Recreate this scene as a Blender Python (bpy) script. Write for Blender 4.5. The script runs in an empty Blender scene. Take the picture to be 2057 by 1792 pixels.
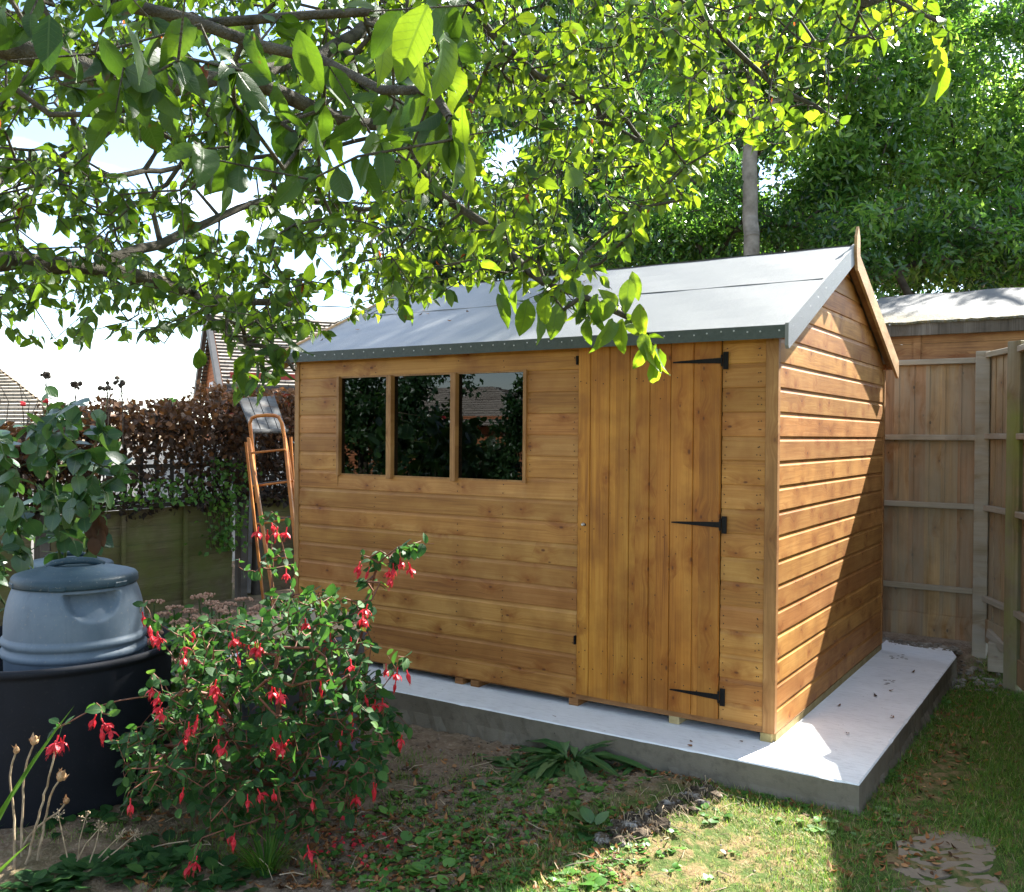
import bpy, math, random
import numpy as np
from mathutils import Vector, Matrix
R = math.radians
random.seed(5); rng = np.random.default_rng(11)
scene = bpy.context.scene
COL = scene.collection
# ---------------------------------------------------------------- camera
CAM = np.array([1.3008, -4.1651, 1.3337])
RT = np.array([0.83829, 0.54517, 0.0077]); UP = np.array([-0.01319, 0.00616, 0.99989]); FW = np.array([-0.54507, 0.8383, -0.01235])
cd = bpy.data.cameras.new('camera'); cam = bpy.data.objects.new('camera', cd); COL.objects.link(cam)
cd.sensor_width = 36; cd.lens = 32.94; cd.clip_end = 3000; cd.clip_start = 0.05
cam.matrix_world = Matrix(((RT[0], UP[0], -FW[0], CAM[0]), (RT[1], UP[1], -FW[1], CAM[1]), (RT[2], UP[2], -FW[2], CAM[2]), (0, 0, 0, 1)))
scene.camera = cam
# ---------------------------------------------------------------- sky and sun
SUND = Vector((0.225, 1.0, 0.88)).normalized()       # towards the sun
EL = math.asin(SUND.z); AZ = math.atan2(SUND.x, SUND.y)
w = bpy.data.worlds.new('World'); scene.world = w; w.use_nodes = True
nt = w.node_tree; bg = nt.nodes['Background']
sky = nt.nodes.new('ShaderNodeTexSky'); sky.sky_type = 'NISHITA'; sky.sun_disc = False
sky.sun_elevation = EL; sky.sun_rotation = AZ; sky.air_density = 1.0; sky.dust_density = 0.3; sky.ozone_density = 2.0
tc = nt.nodes.new('ShaderNodeTexCoord'); mp = nt.nodes.new('ShaderNodeMapping'); mp.inputs['Scale'].default_value = (1, 1, 2.6)
nz = nt.nodes.new('ShaderNodeTexNoise'); nz.inputs['Scale'].default_value = 2.3; nz.inputs['Detail'].default_value = 9; nz.inputs['Roughness'].default_value = 0.55
cr = nt.nodes.new('ShaderNodeValToRGB'); cr.color_ramp.elements[0].position = 0.47; cr.color_ramp.elements[1].position = 0.72
mx = nt.nodes.new('ShaderNodeMix'); mx.data_type = 'RGBA'; mx.inputs['B'].default_value = (9.0, 9.3, 9.7, 1)
L = nt.links.new
L(tc.outputs['Generated'], mp.inputs[0]); L(mp.outputs[0], nz.inputs['Vector']); L(nz.outputs[0], cr.inputs[0]); L(cr.outputs[0], mx.inputs['Factor'])
L(sky.outputs[0], mx.inputs['A']); L(mx.outputs['Result'], bg.inputs[0]); bg.inputs[1].default_value = 0.066
sd = bpy.data.lights.new('sun', 'SUN'); sd.energy = 5.0; sd.angle = R(0.6); sd.color = (1.0, 0.96, 0.89)
so = bpy.data.objects.new('sun', sd); COL.objects.link(so); so.rotation_euler = SUND.to_track_quat('Z', 'Y').to_euler()
vs = scene.view_settings; vs.view_transform = 'Standard'; vs.look = 'None'; vs.gamma = 1; vs.use_curve_mapping = False; vs.exposure = 2.65
scene.cycles.max_bounces = 8; scene.cycles.transparent_max_bounces = 12
GZ = -0.17                                            # general level of the garden

# ---------------------------------------------------------------- helpers
def at(px, py, d):
    """point d metres in front of the lens, seen at (px, py)"""
    return CAM + d * (FW + RT * ((px - 1028.5) / 1882) - UP * ((py - 896) / 1882))
def nrm(v):
    v = np.asarray(v, float); return v / (np.linalg.norm(v, axis=-1, keepdims=True) + 1e-12)
def tag(o, label=None, cat=None, group=None, kind=None):
    for k, v in (('label', label), ('category', cat), ('group', group), ('kind', kind)):
        if v: o[k] = v
    return o
def thing(name, label, cat, loc=(0, 0, 0), group=None):
    o = bpy.data.objects.new(name, None); COL.objects.link(o); o.location = [float(c) for c in loc]; o.empty_display_size = .1
    return tag(o, label, cat, group)
def link(name, me, mat, parent=None, smooth=False):
    mats = mat if isinstance(mat, (list, tuple)) else [mat]
    for m in mats: me.materials.append(m)
    if smooth: me.polygons.foreach_set('use_smooth', np.ones(len(me.polygons), bool))
    o = bpy.data.objects.new(name, me); COL.objects.link(o)
    if parent is not None:
        o.parent = parent
        if parent.parent is None: off = Vector(parent.location)
        else: off = Vector(parent.location) + Vector(parent.parent.location)
        o.location = -off if off.length else (0, 0, 0)
    return o
class MB:
    """collects shapes in world coordinates, becomes ONE mesh object"""
    def __init__(s): s.v = []; s.f = []; s.m = []; s.n = 0; s.mi = 0
    def add(s, V, F):
        for f in F: s.f.append(tuple(i + s.n for i in f)); s.m.append(s.mi)
        s.v.extend([tuple(float(c) for c in p[:3]) for p in V]); s.n += len(V); return s
    def box(s, a, b, bev=0.0):
        (x0, y0, z0), (x1, y1, z1) = a, b
        if bev <= 0:
            V = [(x0,y0,z0),(x1,y0,z0),(x1,y1,z0),(x0,y1,z0),(x0,y0,z1),(x1,y0,z1),(x1,y1,z1),(x0,y1,z1)]
            return s.add(V, [(0,3,2,1),(4,5,6,7),(0,1,5,4),(1,2,6,5),(2,3,7,6),(3,0,4,7)])
        return s.obox(((x0+x1)/2,(y0+y1)/2,(z0+z1)/2), (1,0,0),(0,1,0),(0,0,1), (x1-x0)/2,(y1-y0)/2,(z1-z0)/2, bev)
    def obox(s, c, ax, ay, az, hx, hy, hz, bev=0.0):
        c = np.array(c, float); ax, ay, az = nrm(ax), nrm(ay), nrm(az)
        if bev <= 0:
            V = [c + ax*hx*i + ay*hy*j + az*hz*k for k in (-1,1) for (i,j) in ((-1,-1),(1,-1),(1,1),(-1,1))]
            return s.add(V, [(0,3,2,1),(4,5,6,7),(0,1,5,4),(1,2,6,5),(2,3,7,6),(3,0,4,7)])
        b = min(bev, hx*.9, hy*.9, hz*.9); bm = bmesh_box(hx, hy, hz, b)
        return s.add([c + ax*p[0] + ay*p[1] + az*p[2] for p in bm[0]], bm[1])
    def bar(s, p, q, wd, th, up=(0,0,1), bev=0.0):
        p = np.array(p, float); q = np.array(q, float); d = nrm(q-p); u = np.array(up, float)
        sd_ = np.cross(d, u); sd_ = nrm(sd_); u2 = np.cross(sd_, d)
        return s.obox((p+q)/2, d, sd_, u2, np.linalg.norm(q-p)/2, wd/2, th/2, bev)
    def tube(s, pts, rad, n=8, cap=True):
        V, F = tube_np(pts, rad, n); s.add(V, F)
        if cap:
            k = s.n - len(V); s.f.append(tuple(k + i for i in range(n))[::-1]); s.m.append(s.mi)
            k = s.n - n; s.f.append(tuple(k + i for i in range(n))); s.m.append(s.mi)
        return s
    def lathe(s, c, prof, n=48, ax=(0,0,1), sq=1.0):
        c = np.array(c, float); V = []; F = []
        az = nrm(ax); axx = nrm(np.cross(az, (0.3,1,0.1))); ay = np.cross(az, axx)
        for r, z in prof:
            for i in range(n):
                a = 2*math.pi*i/n; V.append(c + axx*r*math.cos(a) + ay*r*math.sin(a)*sq + az*z)
        for k in range(len(prof)-1):
            for i in range(n):
                j = (i+1) % n; F.append((k*n+i, k*n+j, (k+1)*n+j, (k+1)*n+i))
        if prof[0][0] > 1e-4: F.append(tuple(range(n))[::-1])
        if prof[-1][0] > 1e-4: F.append(tuple((len(prof)-1)*n + i for i in range(n)))
        return s.add(V, F)
    def prism(s, poly, n, t):
        """polygon (3-D points) thickened by t along n"""
        n = nrm(n); k = len(poly); P = [np.array(p, float) for p in poly]; V = P + [p + n*t for p in P]
        F = [tuple(range(k))[::-1], tuple(range(k, 2*k))] + [(i, (i+1) % k, k+(i+1) % k, k+i) for i in range(k)]
        return s.add(V, F)
    def ico(s, c, r, sub=2, jit=0.0, sq=(1,1,1)):
        V, F = ico_np(sub); V = V * (1 + jit*(rng.random((len(V),1))-.5)*2) * r * np.array(sq) + np.array(c)
        return s.add(V, F)
    def build(s, name, mat, parent=None, smooth=False):
        me = bpy.data.meshes.new(name); me.from_pydata(s.v, [], s.f); me.update()
        o = link(name, me, mat, parent, smooth)
        if len(set(s.m)) > 1: me.polygons.foreach_set('material_index', np.array(s.m, np.int32))
        return o
import bmesh
_bc = {}
def bmesh_box(hx, hy, hz, b):
    k = (round(hx,4), round(hy,4), round(hz,4), round(b,4))
    if k not in _bc:
        bm = bmesh.new(); bmesh.ops.create_cube(bm, size=2)
        for v in bm.verts: v.co = (v.co.x*hx, v.co.y*hy, v.co.z*hz)
        bmesh.ops.bevel(bm, geom=bm.edges[:], offset=b, segments=1, affect='EDGES')
        bm.verts.index_update()
        _bc[k] = ([tuple(v.co) for v in bm.verts], [tuple(v.index for v in f.verts) for f in bm.faces]); bm.free()
    return _bc[k]
_ic = {}
def ico_np(sub):
    if sub not in _ic:
        bm = bmesh.new(); bmesh.ops.create_icosphere(bm, subdivisions=sub, radius=1); bm.verts.index_update()
        _ic[sub] = (np.array([tuple(v.co) for v in bm.verts]), [tuple(v.index for v in f.verts) for f in bm.faces]); bm.free()
    return _ic[sub]
def tube_np(pts, rad, n=6):
    pts = np.array(pts, float); m = len(pts); rad = np.broadcast_to(np.asarray(rad, float), (m,)) if np.ndim(rad) <= 1 else rad
    t = nrm(np.gradient(pts, axis=0)); ref = np.array([0.31, 0.17, 0.93]) if abs(t[0][2]) < .85 else np.array([1.0, 0.2, 0.1])
    u = nrm(np.cross(t, ref)); v = np.cross(t, u); a = np.arange(n)*2*math.pi/n
    V = pts[:,None,:] + rad[:,None,None]*(u[:,None,:]*np.cos(a)[None,:,None] + v[:,None,:]*np.sin(a)[None,:,None])
    F = [(k*n+i, k*n+(i+1) % n, (k+1)*n+(i+1) % n, (k+1)*n+i) for k in range(m-1) for i in range(n)]
    return V.reshape(-1,3), F
def np_mesh(name, V, F, rnd=None, matidx=None):
    """fast mesh from (n,3) verts and (m,k) faces of equal size; rnd = value per face"""
    V = np.asarray(V, np.float32); F = np.asarray(F, np.int32); k = F.shape[1]; UVW = None
    if V.shape[1] == 6: UVW = np.ascontiguousarray(V[:,3:]); V = np.ascontiguousarray(V[:,:3])
    me = bpy.data.meshes.new(name); me.vertices.add(len(V)); me.vertices.foreach_set('co', V.ravel())
    me.loops.add(F.size); me.loops.foreach_set('vertex_index', F.ravel())
    me.polygons.add(len(F)); me.polygons.foreach_set('loop_start', np.arange(len(F), dtype=np.int32)*k)
    try: me.polygons.foreach_set('loop_total', np.full(len(F), k, np.int32))
    except Exception: pass
    if UVW is not None:
        a = me.attributes.new('luv', 'FLOAT_VECTOR', 'POINT'); a.data.foreach_set('vector', UVW.ravel())
    if rnd is not None:
        a = me.attributes.new('rnd', 'FLOAT', 'FACE'); a.data.foreach_set('value', np.asarray(rnd, np.float32))
    me.update(calc_edges=True); me.validate()
    return me
# leaf templates: (u along, v across, w up) with quads
def leaf_template(rows, prof, fold=.18, curve=.25, wave=0.0):
    V = []; F = []
    for i, (u, h) in enumerate(zip(rows, prof)):
        w_ = -curve*u*u; wv = wave*math.sin(i*2.2)
        V += [(u, h, w_ + fold*h + wv), (u, 0, w_), (u, -h, w_ + fold*h - wv)]
    for i in range(len(rows)-1):
        a = i*3; F += [(a, a+1, a+4, a+3), (a+1, a+2, a+5, a+4)]
    return np.array(V, float), np.array(F, int)
T_HI = leaf_template([0,.06,.18,.34,.52,.70,.86,.95,1], [.01,.07,.18,.25,.26,.21,.12,.05,.0], .35, .30, .025)
T_MID = leaf_template([0,.15,.42,.72,1], [.012,.20,.29,.20,.0], .35, .3)
T_LO = leaf_template([0,.45,1], [.02,.30,.0], .25, .2)
T_NARROW = leaf_template([0,.45,1], [.02,.15,.0], .2, .25)
T_OVAL = leaf_template([0,.12,.35,.62,.86,1], [.02,.22,.33,.31,.16,.0], .16, .2)
T_DOCK = leaf_template([0,.10,.2,.3,.4,.5,.6,.7,.8,.9,1], [.012,.015,.06,.10,.095,.12,.10,.11,.075,.05,.0], .3, .75, .022)
def leaves(P, D, N, Ln, T, wid=1.0, rnd=None, curl=None):
    """P base, D direction, N face normal, Ln length -> V, F, rnd per face"""
    tv, tf = T; n = len(P); D = nrm(D); S = nrm(np.cross(D, N)); N = np.cross(S, D)
    Ln = np.broadcast_to(np.asarray(Ln, float), (n,)); wid = np.broadcast_to(np.asarray(wid, float), (n,))
    cu = rng.uniform(.2, 1.8, n) if curl is None else curl
    V = (P[:,None,:] + Ln[:,None,None]*(tv[None,:,0,None]*D[:,None,:] + (tv[None,:,1,None]*wid[:,None,None])*S[:,None,:] + tv[None,:,2,None]*cu[:,None,None]*N[:,None,:]))
    F = (np.arange(n)[:,None,None]*len(tv) + tf[None]).reshape(-1, tf.shape[1])
    r = rng.random(n) if rnd is None else rnd
    uv = np.tile(np.stack([tv[:,0], tv[:,1], np.ones(len(tv))], 1), (n,1))
    return np.concatenate([V.reshape(-1,3), uv], 1), F, np.repeat(r, len(tf))
def merge(parts):
    Vs = []; Fs = []; Rs = []; k = 0
    for V, F, r in parts: Vs.append(V); Fs.append(np.asarray(F)+k); Rs.append(r); k += len(V)
    return np.concatenate(Vs), np.concatenate(Fs), np.concatenate(Rs)
def rdir(n, bias=(0,0,0), k=1.0):
    return nrm(rng.normal(size=(n,3))*k + np.array(bias))

# ---------------------------------------------------------------- materials
def sock(n, k):
    return n.outputs[k]
class M_:
    def __init__(s, name):
        s.m = bpy.data.materials.new(name); s.m.use_nodes = True; s.nt = s.m.node_tree; s.nt.nodes.clear()
        s.out = s.nt.nodes.new('ShaderNodeOutputMaterial')
    def n(s, typ, ins=None, **kw):
        nd = s.nt.nodes.new('ShaderNode' + typ)
        for k, v in kw.items(): setattr(nd, k, v)
        for k, v in (ins or {}).items():
            if isinstance(v, bpy.types.NodeSocket): s.nt.links.new(v, nd.inputs[k])
            elif isinstance(v, bpy.types.Node): s.nt.links.new(v.outputs[0], nd.inputs[k])
            else: nd.inputs[k].default_value = v
        return nd
    def math(s, op, a, b=0.0, c=0.0):
        return s.n('Math', {0: a, 1: b, 2: c}, operation=op).outputs[0]
    def ramp(s, f, stops, interp='LINEAR'):
        nd = s.n('ValToRGB', {0: f}); r = nd.color_ramp; r.interpolation = interp
        while len(r.elements) < len(stops): r.elements.new(0.5)
        for e, (p, c) in zip(r.elements, stops):
            e.position = p; e.color = (c, c, c, 1) if isinstance(c, (int, float)) else (*c, 1)
        return nd.outputs[0]
    def mix(s, f, a, b, blend='MIX'):
        nd = s.n('Mix', data_type='RGBA', blend_type=blend)
        for k, v in (('Factor', f), ('A', a), ('B', b)):
            if isinstance(v, bpy.types.NodeSocket): s.nt.links.new(v, nd.inputs[k] if k == 'Factor' else nd.inputs[6 if k == 'A' else 7])
            elif k == 'Factor': nd.inputs[0].default_value = v
            else: nd.inputs[6 if k == 'A' else 7].default_value = (*v, 1) if len(v) == 3 else v
        return nd.outputs['Result']
    def pos(s): return s.n('NewGeometry').outputs['Position']
    def noise(s, vec, sc, det=4, rough=.5, dist=0.0):
        return s.n('TexNoise', {'Vector': vec, 'Scale': sc, 'Detail': det, 'Roughness': rough, 'Distortion': dist}).outputs[0]
    def mapping(s, vec, sc=(1,1,1), loc=(0,0,0), rot=(0,0,0)):
        return s.n('Mapping', {'Vector': vec, 'Scale': sc, 'Location': loc, 'Rotation': rot}).outputs[0]
    def bsdf(s, col, rough=.6, spec=.5, bump=None, bs=.3, bd=.01, metal=0.0, coat=0.0):
        ins = {'Roughness': rough, 'Specular IOR Level': spec, 'Metallic': metal, 'Coat Weight': coat}
        ins['Base Color'] = (*col, 1) if isinstance(col, tuple) else col
        if bump is not None: ins['Normal'] = s.n('Bump', {'Height': bump, 'Strength': bs, 'Distance': bd}).outputs[0]
        return s.n('BsdfPrincipled', ins)
    def end(s, sh):
        s.nt.links.new(sh.outputs[0] if isinstance(sh, bpy.types.Node) else sh, s.out.inputs[0]); return s.m
def simple(name, c1, c2, sc=8, rough=.6, spec=.4, bs=.2, bd=.004, metal=0.0):
    m = M_(name); p = m.pos(); f = m.noise(p, sc, 6, .6); f2 = m.noise(p, sc*9, 3)
    col = m.mix(m.ramp(f, [(.35, 0.0), (.65, 1.0)]), c1, c2)
    return m.end(m.bsdf(col, rough, spec, f2, bs, bd, metal))
def wood(name, along, across, pitch, dark, mid, light, knot=(.10,.03,.006), off=0.0, rough=.55, knots=1.0, grey=None, green=None, kd=1.0, spec=.35, plain=False):
    """boards running along one axis, counted across another; grain, knots, tints per board"""
    m = M_(name); geo = m.pos(); sep = m.n('SeparateXYZ', {0: geo}); ax = {'X': 0, 'Y': 1, 'Z': 2}
    a = sep.outputs[ax[along]]; b = sep.outputs[ax[across]]
    if along != 'Z':   # walls: horizontal coordinate independent of facing
        a = m.math('ADD', sep.outputs[0], m.math('MULTIPLY', sep.outputs[1], 1.37))
    if across == 'H': b = sep.outputs[0]
    t = m.math('ADD', m.math('DIVIDE', b, pitch), off); idx = m.math('FLOOR', t)
    if plain: idx = m.math('MULTIPLY', idx, 0.0)
    fr = m.math('SUBTRACT', t, idx)
    wn = m.n('TexWhiteNoise', {'W': idx}, noise_dimensions='1D'); r1 = wn.outputs[0]
    wn2 = m.n('TexWhiteNoise', {'W': m.math('ADD', idx, 37.7)}, noise_dimensions='1D'); r2 = wn2.outputs[0]
    # knots
    kv = m.n('CombineXYZ', {0: m.math('ADD', m.math('MULTIPLY', a, 4.2*kd), m.math('MULTIPLY', r1, 1.4)), 1: m.math('MULTIPLY', m.math('ADD', b, m.math('MULTIPLY', r2, .06)), 8.0), 2: 0.0})
    vo = m.n('TexVoronoi', {'Vector': kv, 'Scale': 1.0, 'Randomness': .85}, voronoi_dimensions='2D'); kk = m.n('SeparateXYZ', {0: vo.outputs['Color']}); dk = m.math('ADD', vo.outputs['Distance'], m.math('ADD', m.math('MULTIPLY', m.math('GREATER_THAN', kk.outputs[0], .62), .5), m.math('MULTIPLY', kk.outputs[1], .03)))
    near = m.ramp(dk, [(0.0, 1.0), (.42, 0.0)])
    wob = m.math('MULTIPLY', near, .035)
    g = m.n('CombineXYZ', {0: m.math('ADD', m.math('MULTIPLY', a, 2.2), m.math('MULTIPLY', r1, 50)), 1: m.math('MULTIPLY', m.math('ADD', b, wob), 85.0), 2: m.math('MULTIPLY', r2, 9)})
    grain = m.noise(g, 1.0, 5, .62, .6)
    big = m.noise(m.mapping(g, (.6, .10, 1)), 1.0, 3, .5)
    f = m.math('ADD', m.math('MULTIPLY', grain, .55), m.math('MULTIPLY', big, .55))
    col = m.ramp(f, [(.34, dark), (.52, mid), (.72, light)])
    tint = m.math('ADD', m.math('MULTIPLY', r2, .46), .74)
    col = m.mix(1.0, col, m.n('CombineColor', {0: tint, 1: m.math('MULTIPLY', tint, m.math('ADD', .90, m.math('MULTIPLY', r1, .14))), 2: tint}).outputs[0], 'MULTIPLY')
    blot = m.noise(m.mapping(geo, (1, 1, 1)), 5.0, 4, .6)
    col = m.mix(m.math('MULTIPLY', m.ramp(blot, [(.42, 0.0), (.70, 1.0)]), .6), col, dark)
    halo = m.math('MULTIPLY', m.ramp(dk, [(.05, 1.0), (.18, .7), (.45, 0.0)]), .95*knots)
    warp = m.ramp(m.noise(m.mapping(kv, (2.5, 1.2, 1)), 2.0, 3), [(.4, 0.0), (.6, 1.0)])
    col = m.mix(m.math('MULTIPLY', halo, m.math('ADD', .35, m.math('MULTIPLY', warp, .65))), col, tuple(c*.55 for c in mid[:1]) + (mid[1]*.38, mid[2]*.2))
    col = m.mix(m.math('MULTIPLY', m.ramp(dk, [(.035, 1.0), (.065, 0.0)]), .9*knots), col, knot)
    if grey: col = m.mix(m.ramp(m.noise(m.mapping(g, (.5, .12, 1)), 1.3, 3), [(.35, 0.0), (.65, .7)]), col, grey)
    if green: col = m.mix(m.ramp(m.noise(geo, 2.2, 5, .6), [(.42, 0.0), (.68, .8)]), col, green)
    return m.end(m.bsdf(col, rough, spec, grain, .25, .003))
def leafmat(name, stops, trans, tw=.5, rough=.45, spec=.4, attr='rnd', spot=None, vein=False):
    """two-sided leaf: reflecting face plus light coming through"""
    m = M_(name); at_ = m.n('Attribute', attribute_name=attr); f = at_.outputs['Fac']; p = m.pos()
    nzv = m.noise(p, 35, 3, .6)
    f = m.math('ADD', f, m.math('MULTIPLY', m.math('SUBTRACT', nzv, .5), .25))
    col = m.ramp(f, stops); tcol = m.ramp(f, trans)
    if spot:
        sm = m.ramp(m.noise(p, 22, 3, .6), [(.66, 0.0), (.70, 1.0)]); col = m.mix(m.math('MULTIPLY', sm, .8), col, spot); tcol = m.mix(m.math('MULTIPLY', sm, .8), tcol, spot)
    vn = m.noise(p, 160, 3)
    if vein:
        lv = m.n('SeparateXYZ', {0: m.n('Attribute', attribute_name='luv').outputs['Vector']}); u, v = lv.outputs[0], m.math('ABSOLUTE', lv.outputs[1])
        mid = m.ramp(v, [(.008, 1.0), (.022, 0.0)]); sv = m.math('FRACT', m.math('MULTIPLY', m.math('SUBTRACT', u, m.math('MULTIPLY', v, .75)), 9.0))
        side = m.ramp(sv, [(.0, .75), (.10, 0.0), (.93, 0.0), (1.0, .75)]); vm = m.math('MAXIMUM', mid, side)
        col = m.mix(m.math('MULTIPLY', vm, .35), col, (.16,.24,.06)); tcol = m.mix(m.math('MULTIPLY', vm, .45), tcol, (.03,.07,.005)); vn = m.math('SUBTRACT', m.math('MULTIPLY', vn, .4), vm)
    b = m.bsdf(col, rough, spec, vn, .35 if vein else .15, .002)
    t = m.n('BsdfTranslucent', {'Color': tcol, 'Normal': m.n('Bump', {'Height': nzv, 'Strength': .5, 'Distance': .006}).outputs[0]})
    return m.end(m.n('MixShader', {0: tw, 1: b, 2: t}))
MAT = {}
W_FRONT = dict(dark=(.215,.080,.014), mid=(.400,.180,.038), light=(.51,.265,.072))
MAT['clad_front'] = wood('clad_front', 'X', 'Z', .111, off=0.0, **W_FRONT)
MAT['clad_side'] = wood('clad_side', 'Y', 'Z', .111, dark=(.235,.115,.036), mid=(.44,.245,.095), light=(.58,.36,.165), knots=.45)
MAT['door'] = wood('door_boards', 'Z', 'X', .1082, off=.2394/.1082, dark=(.185,.060,.007), mid=(.395,.160,.018), light=(.50,.240,.038))
MAT['trim'] = wood('trim_wood', 'Z', 'X', .3, dark=(.16,.068,.018), mid=(.31,.15,.045), light=(.44,.24,.085), plain=True, knots=.6)
MAT['trim_h'] = wood('trim_wood_level', 'X', 'Z', .4, plain=True, dark=(.13,.055,.015), mid=(.26,.118,.036), light=(.36,.185,.07), knots=.6)
MAT['barge'] = wood('barge_wood', 'Y', 'Z', .9, plain=True, dark=(.28,.15,.06), mid=(.46,.29,.13), light=(.58,.4,.2), knots=.5)
MAT['bearer'] = simple('bearer_wood', (.34,.26,.12), (.5,.40,.22), 14, .7)
MAT['bearer_side'] = simple('treated_bearer', (.20,.15,.055), (.30,.24,.10), 14, .7)
MAT['fence_new'] = wood('fence_boards', 'Z', 'X', .1, dark=(.15,.10,.05), mid=(.31,.205,.10), light=(.41,.29,.155), grey=(.25,.225,.165), knots=1.0, knot=(.03,.018,.01), rough=.8, spec=.2)
MAT['fence_rail'] = wood('fence_rail', 'X', 'Z', .4, plain=True, dark=(.17,.14,.09), mid=(.28,.245,.17), light=(.36,.32,.24), grey=(.30,.29,.25), rough=.8, spec=.2)
MAT['post_green'] = wood('post_weathered', 'Z', 'X', .5, plain=True, dark=(.09,.075,.04), mid=(.19,.155,.08), light=(.28,.24,.15), grey=(.22,.21,.16), green=(.15,.19,.04), rough=.85, spec=.2)
MAT['fence_old'] = wood('old_panel', 'X', 'Z', .16, dark=(.07,.058,.03), mid=(.14,.12,.065), light=(.21,.18,.11), green=(.105,.125,.03), rough=.9, spec=.15, knots=.4)
MAT['post_old'] = wood('old_post', 'Z', 'X', .5, plain=True, dark=(.04,.035,.028), mid=(.09,.08,.065), light=(.15,.14,.12), rough=.9, spec=.15, knots=.3)
MAT['slat_grey'] = wood('grey_slat', 'Z', 'X', .5, plain=True, dark=(.07,.07,.065), mid=(.14,.145,.14), light=(.21,.215,.21), rough=.85, spec=.2, knots=.5)
MAT['nshed'] = wood('neighbour_clad', 'X', 'Z', .13, dark=(.09,.04,.015), mid=(.20,.10,.04), light=(.30,.17,.075), rough=.75)
MAT['black_iron'] = simple('black_iron', (.003,.003,.003), (.007,.006,.006), 30, .6, .18, .1)
MAT['galv'] = simple('galvanised_nail', (.35,.36,.36), (.5,.5,.5), 60, .4, .6, metal=.6)
MAT['steel'] = simple('lock_steel', (.5,.48,.44), (.65,.63,.58), 60, .3, .6, metal=.9)
def felt():
    m = M_('mineral_felt'); p = m.pos(); g = m.noise(p, 420, 2, .7); b = m.noise(m.mapping(p, (1.2, .5, .5)), 3.0, 5, .6)
    col = m.mix(b, (.15,.153,.148), (.22,.222,.216)); col = m.mix(m.math('MULTIPLY', g, .5), col, (.09,.10,.10))
    return m.end(m.bsdf(col, .42, .7, m.math('ADD', g, m.math('MULTIPLY', b, 2.0)), .35, .004))
MAT['felt'] = felt()
MAT['felt_green'] = simple('green_felt_edge', (.035,.050,.045), (.055,.070,.064), 60, .6, .5, .4)
def glass():
    m = M_('window_glass'); fr = m.n('Fresnel', {'IOR': 1.52}); gl = m.n('BsdfGlossy', {'Roughness': .004, 'Color': (.9,.95,1,1)})
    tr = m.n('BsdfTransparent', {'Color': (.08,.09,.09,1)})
    return m.end(m.n('MixShader', {0: fr.outputs[0], 1: tr, 2: gl}))
MAT['glass'] = glass()
MAT['inside'] = simple('shed_inside_dark', (.03,.018,.01), (.05,.03,.018), 6, .9, .1)  # inner faces near black, the gloom of the interior put into the colour
def conc(name, c1, c2, c3, smear=1.0):
    m = M_(name); p = m.pos(); b = m.noise(p, 2.4, 7, .62); f = m.noise(m.mapping(p, (1, 3, 1), rot=(0,0,.5)), 18, 5, .65); s_ = m.noise(p, 130, 2)
    col = m.mix(m.ramp(b, [(.3, 0.0), (.7, 1.0)]), c1, c2)
    col = m.mix(m.math('MULTIPLY', m.ramp(f, [(.50, 0.0), (.70, 1.0)]), .42*smear), col, c3)
    pit = m.ramp(m.n('TexVoronoi', {'Vector': p, 'Scale': 26.0}).outputs['Distance'], [(.05, 1.0), (.12, 0.0)])
    msk = m.math('MULTIPLY', pit, m.ramp(m.noise(p, 5.0, 3), [(.52, 0.0), (.6, .8)]))
    col = m.mix(msk, col, tuple(c*.45 for c in c3))
    return m.end(m.bsdf(col, .8, .25, m.math('ADD', f, m.math('MULTIPLY', s_, .6)), .35, .006))
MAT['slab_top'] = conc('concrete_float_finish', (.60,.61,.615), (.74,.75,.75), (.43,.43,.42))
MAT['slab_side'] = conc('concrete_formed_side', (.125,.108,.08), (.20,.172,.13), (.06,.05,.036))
MAT['bark'] = simple('apple_bark', (.035,.030,.020), (.095,.085,.060), 26, .85, .2, .8, .01)
MAT['bark_pale'] = simple('pale_bark', (.13,.115,.095), (.25,.225,.19), 9, .85, .2, .6, .01)
MAT['bark_dark'] = simple('dark_bark', (.03,.024,.018), (.08,.065,.05), 14, .9, .15, .7, .01)
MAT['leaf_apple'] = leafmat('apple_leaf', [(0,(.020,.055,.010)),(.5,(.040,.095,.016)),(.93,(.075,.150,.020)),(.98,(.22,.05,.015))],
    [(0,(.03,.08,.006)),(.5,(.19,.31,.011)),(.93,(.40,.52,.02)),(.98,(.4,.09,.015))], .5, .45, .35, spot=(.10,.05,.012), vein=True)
MAT['leaf_back'] = leafmat('shrub_leaf', [(0,(.012,.040,.012)),(.5,(.042,.112,.026)),(1,(.13,.24,.055))], [(0,(.03,.10,.012)),(.5,(.15,.34,.03)),(1,(.42,.62,.08))], .5, .26, .65)
MAT['leaf_dark'] = leafmat('dark_leaf', [(0,(.012,.032,.016)),(.5,(.024,.062,.024)),(1,(.05,.10,.036))], [(0,(.03,.08,.015)),(.5,(.06,.17,.025)),(1,(.14,.28,.04))], .42, .32, .5)
MAT['leaf_fuchsia'] = leafmat('fuchsia_leaf', [(0,(.010,.038,.011)),(.5,(.025,.082,.020)),(1,(.08,.17,.035))], [(0,(.04,.14,.02)),(.6,(.10,.26,.03)),(1,(.28,.42,.05))], .3, .55, .2, vein=True)
MAT['leaf_rose'] = leafmat('big_leaf', [(0,(.014,.048,.018)),(.5,(.028,.082,.028)),(1,(.060,.135,.036))], [(0,(.04,.13,.02)),(1,(.2,.34,.04))], .3, .33, .5, vein=True)
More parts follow.
